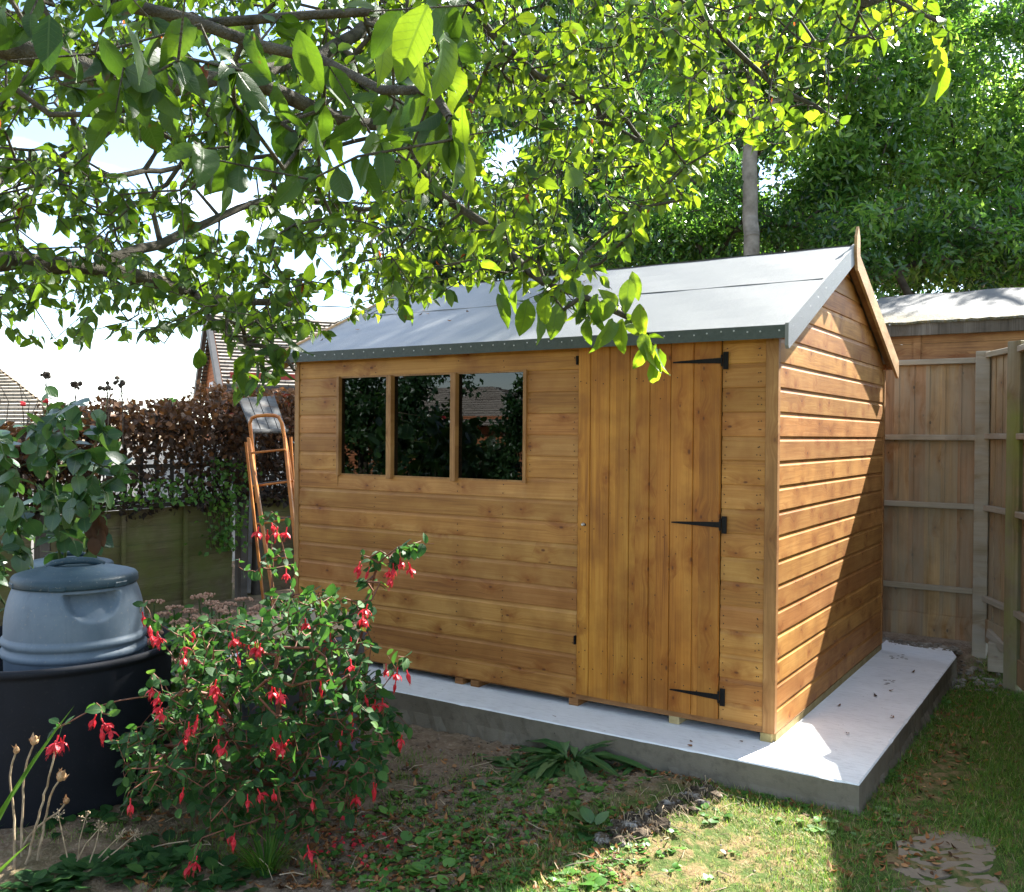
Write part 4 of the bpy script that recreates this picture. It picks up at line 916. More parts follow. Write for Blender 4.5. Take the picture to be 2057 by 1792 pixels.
    zz = (P-CAM)@FW; hue[zz < 2.0] *= .4; hue[((P-CAM)@RT/zz) < -.17] *= .62; red = rng.random(n) < .006; hue[red] = 1.15; sz[red] *= .6  # near and left leaves toned darker, canopy shade put into their colour
    okp = (dist > .62) & (sunny(P) | (P[:,1] < .3))
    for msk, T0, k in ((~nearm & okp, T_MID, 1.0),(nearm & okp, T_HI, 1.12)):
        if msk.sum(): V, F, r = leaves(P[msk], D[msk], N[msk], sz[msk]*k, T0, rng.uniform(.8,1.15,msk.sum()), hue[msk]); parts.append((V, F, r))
    # a few big near leaves seen against the rest
    big = [(275,60,.95,.085),(300,150,1.0,.095),(250,40,.9,.08),(330,200,1.1,.07),(560,160,1.2,.075),(640,230,1.25,.08),(690,260,1.3,.075),(820,60,.95,.095),(860,10,.9,.095),(900,120,1.05,.08),(930,210,1.15,.08),(890,60,.95,.09),(660,330,1.35,.075),(720,200,1.2,.07),(450,190,1.2,.065),(500,60,1.1,.07),(100,30,1.0,.08),(380,40,1.0,.075),(940,300,1.2,.07),(850,250,1.3,.07),(770,60,1.1,.08),(600,60,1.0,.085),(200,70,1.0,.08),(1140,330,1.9,.075),(1150,440,2.0,.07),(1030,440,2.0,.07),(1000,590,2.2,.075),(1040,575,2.2,.07),(1100,590,2.1,.08),(1200,590,2.1,.08),(1240,600,2.1,.08),(1305,680,2.1,.075),(1318,690,2.1,.075),(1290,670,2.1,.06),(1180,640,2.1,.06),(1270,545,2.2,.07),(1605,270,2.7,.062),(1880,90,2.3,.085),(1890,130,2.3,.08),(1870,160,2.3,.07),(510,700,2.5,.085),(540,690,2.5,.08),(490,740,2.5,.075),(560,640,2.2,.11),(400,700,2.5,.07),(520,760,2.5,.06),(560,720,2.5,.07)]
    big = [(b[0], b[1], b[2]*1.08, b[3]*.84) if b[2] < 1.8 else b for b in big] + [(1318,715,2.1,.085),(1325,700,2.12,.08),(1300,690,2.1,.07),(1265,560,2.15,.08),(1285,610,2.15,.075),(1230,640,2.1,.075),(1150,560,2.2,.075),(1060,600,2.2,.09),(1080,620,2.2,.085),(1120,610,2.2,.085),(1010,560,2.2,.06),(1250,640,2.1,.085)]; bh = np.array([rng.uniform(0,.25) if b[0] < 650 else rng.uniform(.45,.78) for b in big])  # left ones darker, right ones brighter: shade and backlight put into colour
    bp = np.array([at(*b[:3]) for b in big]); m = len(bp); V, F, r = leaves(bp, nrm(rng.normal(size=(m,3))*.28+np.array([0,0,-1])), nrm(-FW*1.0+rng.normal(size=(m,3))*.55), [b[3] for b in big], T_HI, rng.uniform(.7,1.1,m), bh, rng.uniform(.4,2.4,m)); parts.append((V,F,r))
    print('apple leaves', n, 'nodes', len(T.p))
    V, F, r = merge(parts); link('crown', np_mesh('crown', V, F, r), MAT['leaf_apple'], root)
apple()

# ================================================================ TREES BEHIND
def crown_pts(cs, n, clump=.30, flat=.8):
    """leaf positions in clumps spread through a set of ellipsoids (centre, rx, ry, rz, weight)"""
    W_ = np.array([c[4] for c in cs], float); W_ /= W_.sum(); out = []; CC = []; HC = []
    for c, w_ in zip(cs, W_):
        nc = max(6, int(n*w_/110)); d = rdir(nc); rr = rng.random(nc)**.42; ce = np.array(c[0]) + d*rr[:,None]*np.array(c[1:4]); m = int(n*w_/nc)
        cr_ = clump*rng.uniform(.6,1.35,nc); q = rng.normal(size=(nc,m,3)); q = q/np.linalg.norm(q,axis=2,keepdims=True)*(rng.random((nc,m,1))**.5); q[:,:,2] *= flat
        HC.append(np.repeat(rng.normal(0,.22,nc), m)); out.append((ce[:,None,:]+q*cr_[:,None,None]).reshape(-1,3)); CC.append(ce)
    return np.concatenate(out), np.concatenate(CC), np.concatenate(HC)
def bgtree(label, base, forks, cs, n, leaf, lsz, mat, bark='bark_dark', rtrunk=.12, T0=T_LO, clump=.35, droop=-.3, name='tree', cat='tree', wid=1.0, group=None, hue=(.45,.25)):
    root = thing(name, label, cat, base, group); T = Tree(); base = np.array(base, float)
    tk = T.limb([base-[0,0,.2]]+[np.array(f, float) for f in forks], None, .25); e = tk[-1]; nl = len(T.p)
    P, CC, HC = crown_pts(cs, n, clump); HC = HC[sunny(P)]; P = P[sunny(P)]; CC = CC[sunny(CC)]; T.fill(CC[rng.permutation(len(CC))[:260]], .35, .12, .06)
    rad = T.radii(.006, .5); rad = np.minimum(rad, rtrunk*.55); rad[:nl] = np.linspace(rtrunk, rtrunk*.72, nl)
    tr = np.zeros(len(T.p), bool); tr[:nl] = True
    V, F = T.mesh(rad, 12, tr); link('trunk', np_mesh('trunk', V, F), MAT[bark], root, True)
    V, F = T.mesh(rad, 5, ~tr & sunny(np.array(T.p))); link('branches', np_mesh('branches', V, F), MAT[bark], root, True)
    m = len(P); D = rdir(m, (0,0,droop)); N = rdir(m, (0,0,.9), .8); h = np.clip(rng.normal(hue[0],hue[1]*.6,m)+HC,0,1)
    V, F, r = leaves(P, D, N, lsz*rng.uniform(.65,1.25,m), T0, wid, h); link('crown', np_mesh('crown', V, F, r), MAT[leaf], root); return root
g0 = lambda p: (p[0], p[1], GZ)
def E3(px, py, d, rx, ry, rz, w_): return (at(px,py,d), rx, ry, rz, w_)
bgtree('broad bright green tree filling the upper right behind the neighbour\'s shed', g0(at(1990,700,12.5)), [at(1985,600,12.4), at(1975,450,12.2), at(1960,330,12)],
    [((1.3,7.6,9.3),3.0,2.0,2.2,1.9), ((-.9,7.2,8.0),2.2,1.5,1.5,1.5), E3(1850,140,11,1.5,1.3,1.6,3.0), E3(2060,60,11.5,1.5,1.3,1.7,2.6), E3(1720,330,10.5,.9,.9,.8,1.3), E3(1990,380,11,1.4,1.2,.9,2.2), E3(2200,350,11,1.2,1.2,1.4,1.2)], 62000, 'leaf_back', .105, None, T0=T_NARROW, clump=.38, bark='bark_dark', rtrunk=.11, wid=1.2, droop=-.2, hue=(.55,.25))  # first two crowns are out of view, added to shade bin and canopy
bgtree('tree with a straight pale grey trunk rising behind the shed ridge', g0(at(1508,700,9.6)), [at(1508,560,9.6), at(1507,400,9.6), at(1508,285,9.6), at(1509,150,9.6)],
    [E3(1500,60,9.8,1.2,1.0,1.0,1.4), E3(1640,100,10,.9,.9,.9,1.0), E3(1380,150,10,.9,.9,.8,1.0)], 15000, 'leaf_back', .10, None, T0=T_NARROW, clump=.33, bark='bark_pale', rtrunk=.100, droop=-.5, wid=1.1)
bgtree('dark tree with hanging foliage behind the middle of the shed roof', g0(at(1240,700,12.5)), [at(1240,560,12.4), at(1230,380,12.2), at(1210,200,12)],
    [E3(1230,120,12,1.6,1.4,1.7,2.2), E3(1330,400,11.5,1.2,1.1,1.0,1.5), E3(1120,400,12,1.1,1.0,.9,1.3), E3(1030,120,12.5,1.3,1.2,1.4,1.5)], 26000, 'leaf_dark', .12, None, T0=T_NARROW, clump=.36, droop=-1.6, rtrunk=.15, hue=(.5,.28))
bgtree('feathery dark tree standing against the sky left of the taller trees', g0(at(900,700,14)), [at(900,560,14), at(885,420,14), at(870,300,14)],
    [E3(880,500,14,1.0,.9,.7,1.4), E3(860,360,14,.75,.7,.9,1.0), E3(960,520,14,.9,.9,.55,1.0), E3(790,560,14,.7,.7,.4,.5)], 9000, 'leaf_dark', .13, None, T0=T_NARROW, clump=.34, droop=-1.2, rtrunk=.09)
bgtree('dense dark shrub between the shed roof and the pale trunked tree', g0(at(1420,690,10.5)), [at(1420,620,10.5), at(1425,540,10.5)],
    [E3(1400,470,10.5,1.0,.9,.75,1.6), E3(1600,480,10.8,1.0,.9,.8,1.6), E3(1300,520,10.5,.8,.8,.5,1.0)], 15000, 'leaf_back', .09, None, T0=T_NARROW, clump=.32, rtrunk=.06, name='shrub', cat='shrub', wid=1.2, hue=(.35,.25))
bgtree('dark green shrub just above the neighbour\'s mossy roof', g0(at(1840,640,9.2)), [at(1830,600,9.2), at(1800,545,9.3)],
    [E3(1790,500,9.4,.8,.8,.5,1.4), E3(1960,500,9.6,1.0,.9,.55,1.6), E3(2120,470,9.6,.9,.9,.7,1.0)], 15000, 'leaf_back', .085, None, T0=T_NARROW, clump=.28, rtrunk=.05, name='shrub', cat='shrub', wid=1.3, hue=(.35,.28))
for lab, px, d, rx, rz, n_ in (('deep green far tree closing the gap behind the pale trunk', 1500, 18, 3.2, 3.6, 15000), ('far dark tree behind the broad bright tree at the right edge', 2050, 18, 3.3, 3.8, 15000), ('far dark tree behind the hanging foliage above the shed roof', 1130, 19, 2.4, 3.4, 10000)):
    bgtree(lab, g0(at(px,700,d)), [at(px,560,d), at(px+10,350,d)], [E3(px,200,d,rx,2.0,rz,2), E3(px+60,520,d,rx*.9,1.6,1.4,1)], n_, 'leaf_dark', .20, None, T0=T_LO, clump=.6, rtrunk=.2, wid=.8, hue=(.3,.22))
bgtree('tiny blue green conifer top showing above the brown hedge', g0(at(338,840,30)), [at(338,830,30), at(338,800,30)], [E3(338,812,30,.28,.28,.35,1), E3(338,840,30,.4,.4,.3,1)], 1500, 'leaf_dark', .16, None, clump=.15, rtrunk=.05, name='conifer', hue=(.6,.2))
# a limb leaning across the dark undergrowth behind the ridge
# ================================================================ BEHIND THE CAMERA (seen mirrored in the window)
def behind():
    bgtree('tall dark garden tree mirrored in the left window panes', (-14,-12.8,GZ), [(-14,-12.8,1.5),(-13.9,-12.7,2.8)], [((-14.2,-12.8,2.2),1.9,1.2,2.1,2),((-12.2,-12.8,1.8),1.3,1.0,1.7,1.3),((-13,-12.3,.8),2.6,1.0,1.2,1.2)], 15000, 'leaf_dark', .14, None, clump=.4, rtrunk=.14)
    bgtree('lower garden tree mirrored in the right window pane', (-10.2,-12.0,GZ), [(-10.2,-12.0,.6),(-10.2,-12.0,1.0)], [((-10.4,-12.2,.6),1.8,1.0,.7,1.5),((-9.0,-12.0,1.6),.5,.6,.9,.5)], 9000, 'leaf_dark', .12, None, clump=.26, rtrunk=.08)
    r = thing('house', 'house with a tiled roof mirrored in the right window pane', 'house', (-18,-22,GZ)); b = MB()
    b.box((-26,-26,GZ), (-13.2,-20,1.9)); b.build('wall', BRICK, r); b = MB()
    tiled_slope(b, (-26.5,-19.6,1.6), (-12.7,-19.6,1.6), (-17.2,-23,3.0), (-26.5,-23,3.0), 18); tiled_slope(b, (-12.7,-19.6,1.6), (-12.7,-26.4,1.6), (-17.2,-23,3.0), (-17.2,-23,3.0), 18); b.build('roof', TILE_GREY, r)
behind()
# ================================================================ FUCHSIA
def flower_mesh(op=1.0, sk=1.0):
    """one hanging fuchsia bloom pointing down from the origin, unit length 1"""
    parts = []; b = MB()
    b.lathe((0,0,0), [(0,-.02),(.05,-.05),(.055,-.10),(.045,-.16),(.05,-.30),(.09,-.40),(.0,-.44)], 10)
    for k in range(4):
        a = k*math.pi/2+.3; e = np.array([math.cos(a), math.sin(a), 0]); t_ = np.array([-e[1], e[0], 0]); row = []
        for s_, w_, o_, z in ((0,.05,.05,-.36),(.3,.13,.06+.11*op,-.42),(.6,.14,.08+.24*op,-.56+.06*op),(.85,.08,.08+.34*op,-.74+.12*op),(1,.004,.06+.40*op,-.88+.14*op)): row.append((e*o_+t_*w_+[0,0,z], e*o_*1.06+[0,0,z-.03], e*o_-t_*w_+[0,0,z]))
        V = [q for r_ in row for q in r_]; F = []
        for i in range(4): F += [(i*3,i*3+1,i*3+4,i*3+3),(i*3+1,i*3+2,i*3+5,i*3+4)]
        b.add(V, F)
    b.lathe((0,0,0), [(.05,-.38),(.13,-.48),(.145,-.60),(.12,-.70),(.10,-.70),(.04,-.5)], 10)
    for k in range(5):
        a = k*1.26; b.tube([(0,0,-.5), (math.cos(a)*.05, math.sin(a)*.05, -.8), (math.cos(a)*.07, math.sin(a)*.07, -.93-.05*(k % 3))], .008, 4)
    me = bpy.data.meshes.new('flower'); me.from_pydata(b.v, [], b.f); a = me.attributes.new('rnd', 'FLOAT', 'FACE'); a.data.foreach_set('value', rng.random(len(b.f)).astype(np.float32)); me.materials.append(MAT['petal']); me.update(); return me
def fuchsia():
    base = at(560,1600,3.75); base[2] = GZ-.03; root = thing('fuchsia', 'large fuchsia bush full of hanging red flowers in front of the shed', 'shrub', base); T = Tree()
    c = at(540,1480,3.65)
    T.limb([base, base+np.array([.0,.0,.12])], None, .06); s0 = len(T.p)-1
    arms = [[(500,1500,3.5),(430,1400,3.35),(300,1400,3.2),(190,1420,3.1),(115,1462,3.05)], [(530,1500,3.7),(540,1350,3.75),(545,1200,3.75),(548,1100,3.75),(545,1030,3.75)], [(620,1500,3.7),(700,1350,3.75),(735,1230,3.7),(760,1130,3.6),(800,1100,3.55),(868,1092,3.5)],
            [(640,1520,3.65),(720,1440,3.6),(800,1440,3.55),(825,1460,3.5)], [(650,1500,3.8),(740,1370,3.8),(790,1340,3.7),(812,1340,3.65)], [(470,1520,3.6),(380,1370,3.7),(310,1260,3.75)], [(560,1500,3.4),(555,1380,3.3),(548,1365,3.2)], [(560,1620,3.3),(500,1650,3.15),(470,1660,3.1),(460,1690,3.05)],
            [(460,1560,3.4),(330,1540,3.2),(260,1590,3.1)], [(600,1480,3.9),(600,1300,4.0),(590,1200,3.95)], [(660,1560,3.5),(730,1560,3.4),(755,1580,3.35)], [(600,1450,3.6),(650,1250,3.65),(640,1190,3.6)], [(440,1450,3.6),(430,1330,3.45),(425,1280,3.4)], [(520,1650,3.2),(400,1680,3.1),(385,1740,3.0)], [(640,1650,3.3),(620,1700,3.2),(612,1730,3.15)]]
    for a in arms: T.limb([at(*p) for p in a], s0, .07)
    fl = [(1080,510,2),(1375,545,4),(1290,300,4),(1395,790,4),(1270,1045,2),(1150,1260,2),(970,1395,2),(1545,1320,1),(925,1030,1),(655,1085,1),(1565,1075,1),(1870,1000,2),(1790,1060,1),(1770,655,1),(1830,560,1),(1890,600,2),(1780,735,1),(1720,745,1),(1610,490,1),(1670,455,1),(2025,410,2),(1990,490,1),(1940,410,1),(2045,760,2),(820,620,2),(530,705,3),(485,665,1),(310,780,4),(805,550,1),(765,520,2),(1000,665,2),(1090,650,1),(930,750,1),(950,700,1),(790,235,3),(750,195,1),(930,350,1),(920,300,1),(1200,190,1),(1165,255,1),(1230,260,2),(1535,185,1),(1850,130,2),(1820,165,1),(1640,270,2),(1660,290,1),(1740,230,1),(1190,350,1),(970,230,1),(715,150,1),(1100,790,1),(1145,800,1),(1375,1040,1),(1760,385,1)]
    F_ = [(x*.3998, 1188+y*.3998, n) for x, y, n in fl] + [(532,1079,2),(567,1078,2),(545,1066,1),(575,1161,1),(812,1143,4),(790,1150,1),(777,1166,2),(719,1152,2),(743,1158,1),(846,1125,1)]
    fpos = []
    for x, y, n in F_:
        for k in range(n):
            px = x+random.uniform(-13,13)*(n > 1); py = y-20+random.uniform(-9,9)*(n > 1)
            dep = 3.55 if y < 1200 and x > 500 else (3.12 + .0*x if x < 620 else 3.3); dep += 0.55*max(0, min(1, (1330-y)/150))*(x < 700)*(y > 1190)
            if x < 350 and y > 1400: dep = 3.0
            fpos.append(at(px, py, dep+random.uniform(-.05,.05)))
    poly = [(360,1380),(350,1270),(400,1235),(520,1240),(560,1190),(690,1185),(755,1240),(745,1330),(790,1420),(790,1500),(760,1580),(700,1640),(560,1690),(430,1690),(340,1610),(235,1600),(250,1530),(215,1480),(300,1450)]
    t1, q1, _ = sample_poly(poly, 2000, 3.12, 4.05); k = (t1[:,2] > GZ+.06); t1 = t1[k]
    # pull high targets back, low ones forward: a rounded bush
    t2 = np.concatenate([sample_poly([(500,1110),(590,1110),(600,1230),(500,1230)], 24, 3.68, 3.82)[0], sample_poly([(715,1130),(760,1100),(860,1085),(850,1110),(780,1150),(720,1250)], 22, 3.5, 3.65)[0], sample_poly([(470,1120),(520,1120),(520,1150),(470,1150)], 5, 3.7,3.8)[0]])
    T.fill(np.concatenate([t1, t2, np.array(fpos)+[0,0,.035]]), .05, .12, .05)
    rad = T.radii(.0010, .42); rad = np.clip(rad, .001, .010); V, F = T.mesh(rad, 5); link('stems', np_mesh('stems', V, F), MAT['stem_red'], root, True)
    P, ax = T.leafspots(.95, 2, .0052, rad); n = len(P); k = P[:,2] > GZ+.02; P, ax = P[k], ax[k]; n = len(P)
    D = nrm(rng.normal(size=(n,3))*.7 + ax*.3 + [0,0,-.25]); N = nrm(rng.normal(size=(n,3))*.5 + [0,-.3,1.0])
    V, F, r = leaves(P, D, N, rng.uniform(.025,.054,n), T_OVAL, rng.uniform(.85,1.1,n), np.clip(rng.normal(.30,.22,n) + .25*(rng.random(n) < .08),0,1)); link('foliage', np_mesh('foliage', V, F, r), MAT['leaf_fuchsia'], root); print('fuchsia leaves', n)
    fms = [flower_mesh(1.0), flower_mesh(.75), flower_mesh(.45), flower_mesh(.0), flower_mesh(1.15)]
    for p in fpos[:100]:
        o = bpy.data.objects.new('flower', random.choice(fms)); COL.objects.link(o); o.parent = root; s_ = random.uniform(.056,.074)
        o.location = Vector(p) - root.location; o.rotation_euler = (random.uniform(-.35,.35), random.uniform(-.35,.35), random.uniform(0,6)); o.scale = (s_*random.uniform(.6,.85), s_*random.uniform(.6,.85), s_)
    print('flowers', len(fpos))
fuchsia()

# ================================================================ BIG LEAVED SHRUB AT THE LEFT
def rose():
    base = at(130,1400,5.0); base[2] = GZ; root = thing('rose_bush', 'tall rose bush with big glossy leaves behind the compost bins', 'shrub', base); T = Tree(); T.limb([base, base+[0,0,.3]], None, .1); s0 = len(T.p)-1
    for a in ([(120,1150,4.9),(110,950,4.7),(95,800,4.6),(90,770,4.6)], [(170,1150,4.8),(190,980,4.6),(205,860,4.5),(215,790,4.5)], [(60,1150,4.8),(20,980,4.7),(0,880,4.6)], [(140,1050,4.6),(230,960,4.5),(255,920,4.45)], [(0,1200,4.6),(-60,1000,4.6)]): T.limb([at(*p) for p in a], s0, .1)
    t1, _, _ = sample_poly([(-60,850),(40,840),(110,800),(200,820),(245,900),(250,980),(200,1050),(190,1100),(100,1100),(-60,1180)], 190, 4.25, 5.0); T.fill(t1, .09, .1)
    rad = np.clip(T.radii(.0014,.42), .0014, .012); V, F = T.mesh(rad, 5); link('stems', np_mesh('stems', V, F), MAT['stem_green'], root, True)
    P, ax = T.leafspots(.85, 2, .0062, rad); n = len(P); D = nrm(rng.normal(size=(n,3))*.6+[0,0,-.45]); N = nrm(rng.normal(size=(n,3))*.4+[.2,-.5,.9])
    V, F, r = leaves(P, D, N, rng.uniform(.07,.125,n), T_OVAL, rng.uniform(1.0,1.25,n), rng.random(n)*.8); link('foliage', np_mesh('foliage', V, F, r), MAT['leaf_rose'], root)
    for (x, y) in ((92,806),(45,813)):
        b = MB(); c = at(x, y, 4.5)
        for k in range(10): b.ico(c+rng.normal(0,.006,3), .008, 1, .2, (1,1,.8))
        o = b.build('bloom', simple('rose_petal', (.5,.02,.03), (.65,.04,.05), 40, .5), root)
    b = MB()
    for k in range(9):
        c = at(190+random.uniform(-10,18), 1030+random.uniform(-20,50), 4.4); V, F, r = leaves(np.array([c]), np.array([[0.1,0,-1]]), -FW[None]+rng.normal(0,.4,(1,3)), .09, T_OVAL, 1.1); b.add(V, [tuple(f) for f in F])
    o = b.build('dry_leaves', MAT['litter'], root)
rose()
# ================================================================ SEDUM
def sedum():
    hm = simple('pinkish_seed_heads', (.34,.17,.11), (.50,.31,.21), 60, .9, .1)
    pts = [(310,1210,4.9),(330,1235,4.6),(350,1222,4.7),(400,1200,4.9),(418,1196,5.0),(425,1212,4.8),(440,1222,4.7),(455,1230,4.6),(490,1205,4.9),(400,1240,4.6),(380,1228,4.7),(330,1290,4.3),(345,1300,4.3),(365,1295,4.3),(310,1270,4.35),(440,1250,4.5),(470,1245,4.5),(520,1222,4.7),(545,1226,4.7),(395,1385,4.0),(380,1330,4.1),(300,1290,4.3),(460,1215,4.85),(505,1235,4.6),(360,1250,4.55)]
    root = thing('sedum', 'pinkish brown sedum with flat seed heads between the compost bin and the shed', 'plant', g0(at(400,1400,4.6))); b = MB(); LP = []
    for (x, y, d) in pts:
        c = at(x, y, d); g = np.array([c[0]+random.uniform(-.05,.05), c[1]+random.uniform(-.05,.05), GZ-.03]); b.tube([g, (g+c)/2+rng.normal(0,.015,3), c-[0,0,.01]], .004, 5)
        h = MB()
        for k in range(26):
            a = random.uniform(0,6.28); r_ = .045*math.sqrt(random.random()); h.ico(c+[math.cos(a)*r_, math.sin(a)*r_, .012-r_*.25+random.uniform(-.004,.004)], random.uniform(.005,.009), 1, .3)
        h.build('flower_head', hm, root)
        for k in range(20):
            t = random.uniform(.25,.95); LP.append(g+(c-g)*t)
    b.build('stems', MAT['stem_green'], root); LP = np.array(LP); n = len(LP)
    V, F, r = leaves(LP+rng.normal(0,.02,(n,3)), rdir(n,(0,-.2,.1)), rdir(n,(0,-.3,1)), rng.uniform(.04,.075,n), T_OVAL, .85, rng.random(n)); link('foliage', np_mesh('foliage', V, F, r), MAT['leaf_weed'], root)
sedum()

# ================================================================ WEEDS AND STALKS
def ground_at(px, py):
    d = FW + RT*((px-1028.5)/1882) - UP*((py-896)/1882); t = (GZ-.02-CAM[2])/d[2]; p = CAM+d*t
    t = (float(gz(p[0],p[1]))-CAM[2])/d[2]; p = CAM+d*t; p[2] = float(gz(p[0],p[1])); return p
def rosette(name, label, cat, px, py, n, ln, T0, mat, spread=.03, up=.5, group=None, wid=1.0, lean=(0,0,0), hue=(.4,.25), curl=1.0):
    c = ground_at(px, py); a = rng.random(n)*6.28; rr = np.sqrt(rng.random(n))*spread; P = np.stack([c[0]+np.cos(a)*rr, c[1]+np.sin(a)*rr, gz(c[0]+np.cos(a)*rr, c[1]+np.sin(a)*rr)+rng.random(n)*.012], 1)
    a2 = a + rng.normal(0,.6,n); D = np.stack([np.cos(a2), np.sin(a2), rng.uniform(.3,1.2,n)*up], 1) + np.array(lean); N = nrm(np.stack([-np.cos(a2)*up, -np.sin(a2)*up, np.ones(n)], 1) + rng.normal(0,.15,(n,3)))
    V, F, r = leaves(P, D, N, ln*rng.uniform(.6,1.15,n), T0, wid, np.clip(rng.normal(hue[0],hue[1],n),0,1), rng.uniform(.5,1.5,n)*curl)
    V[:,2] = np.maximum(V[:,2], gz(V[:,0], V[:,1])+.002)
    me = np_mesh(name, V, F, r); o = link(name, me, MAT[mat]); return tag(o, label, cat, group)
rosette('dock_plant', 'big dock plant with long arching leaves at the foot of the concrete base', 'plant', 1150, 1530, 64, .26, T_DOCK, 'leaf_dock', .05, .8, wid=.95, lean=(-.45,-.1,0), hue=(.55,.25), curl=1.2)
rosette('dock_plant', 'dock leaves sprawling flat to the left of the big dock plant', 'plant', 1050, 1545, 30, .19, T_DOCK, 'leaf_dock', .08, .3, wid=1.3, lean=(-.4,-.3,0))
rosette('dock_plant', 'single dock rosette lying nearer on the soil under the big dock plant', 'plant', 1000, 1585, 18, .15, T_DOCK, 'leaf_dock', .05, .1, wid=1.4, lean=(-.3,-.2,0), hue=(.7,.2))
rosette('dock_plant', 'small dock rosette right of the big one against the concrete edge', 'plant', 1290, 1548, 16, .17, T_DOCK, 'leaf_dock', .05, .5, wid=1.2, lean=(.3,-.1,0))
rosette('dock_plant', 'upright broad weed beside the rough root heap', 'plant', 1190, 1665, 14, .10, T_OVAL, 'leaf_dock', .05, .8, wid=1.0, hue=(.6,.2))
WL_ = [(880,1690,20,.05,.07),(830,1705,14,.05,.06),(930,1680,10,.05,.05),(870,1760,22,.05,.07),(920,1775,16,.045,.06),(1150,1775,20,.055,.07),(1180,1750,10,.05,.05),(1010,1770,12,.05,.05),(790,1640,14,.04,.08),(820,1600,10,.04,.06),(1240,1640,16,.035,.06),(1180,1600,8,.05,.06),(1120,1640,10,.04,.05),(1440,1640,10,.04,.06),(1590,1620,12,.04,.06),(1560,1610,10,.035,.06),(1640,1660,12,.045,.07),(1770,1640,14,.04,.07),(1780,1560,14,.045,.06),(1810,1480,14,.05,.06),(1860,1450,10,.045,.06),(1750,1690,10,.035,.06),(1900,1420,10,.04,.06),(1330,1540,8,.05,.04),(1470,1600,6,.035,.04),(760,1780,10,.04,.05)]
for i, (x, y, n, l, s_) in enumerate(WL_):
    where = 'on the bare soil before the shed' if x < 1200 else ('at the foot of the concrete base near the rough root heap' if x < 1500 else 'along the lawn edge right of the concrete base')
    rosette('weed', 'small green weed ' + where, 'weed', x, y, n, l, T_OVAL, 'leaf_weed', s_, .5, 'small green weeds '+where, wid=1.25, hue=(.45,.25))
GC = []
for i, (x, y, n) in enumerate(((120,1765,44),(200,1755,44),(280,1740,48),(350,1750,44),(420,1770,40),(60,1790,34),(330,1700,20),(480,1790,26),(160,1660,18),(230,1640,20))):
    o = rosette('ground_cover', 'x', 'plant', x, y, n, .062, T_OVAL, 'leaf_fuchsia', .11, .6, wid=1.15, hue=(.35,.2)); me = o.data
    co = np.zeros(len(me.vertices)*3); me.vertices.foreach_get('co', co); fl = np.zeros(len(me.loops), int); me.loops.foreach_get('vertex_index', fl); uv = np.zeros(len(me.vertices)*3); me.attributes['luv'].data.foreach_get('vector', uv); rr = np.zeros(len(me.polygons)); me.attributes['rnd'].data.foreach_get('value', rr)
    GC.append((np.concatenate([co.reshape(-1,3), uv.reshape(-1,3)], 1), fl.reshape(-1,4), rr)); bpy.data.objects.remove(o)
V, F, r = merge(GC); tag(link('ground_cover', np_mesh('ground_cover', V, F, r), MAT['leaf_fuchsia']), 'low dark green leafy ground cover on the soil below the fuchsia and the black tub', 'ground cover', kind='stuff')
def tuft(px, py, n, ln, label, lean=(0,0,0)):
    c = ground_at(px, py); a = rng.random(n)*6.28; rr = rng.random(n)*.05; P = np.stack([c[0]+np.cos(a)*rr, c[1]+np.sin(a)*rr, np.full(n, c[2]-.005)], 1)
    D = np.stack([np.cos(a)*.45, np.sin(a)*.45, rng.uniform(.6,1.3,n)], 1)+np.array(lean); N = np.stack([-np.cos(a), -np.sin(a), .5*np.ones(n)], 1)
    V, F, r = leaves(P, D, -N, ln*rng.uniform(.5,1.1,n), leaf_template([0,.3,.6,.85,1],[.014,.016,.013,.008,0],.3,.5), 1.0, rng.uniform(0,.55,n), rng.uniform(-1.2,-.2,n)); o = link('grass_tuft', np_mesh('grass_tuft', V, F, r), MAT['grass']); return tag(o, label, 'grass')
tuft(535,1750,170,.17,'dark fine grass tuft under the fuchsia'); tuft(1300,1625,30,.06,'short grass tuft beside the root heap')
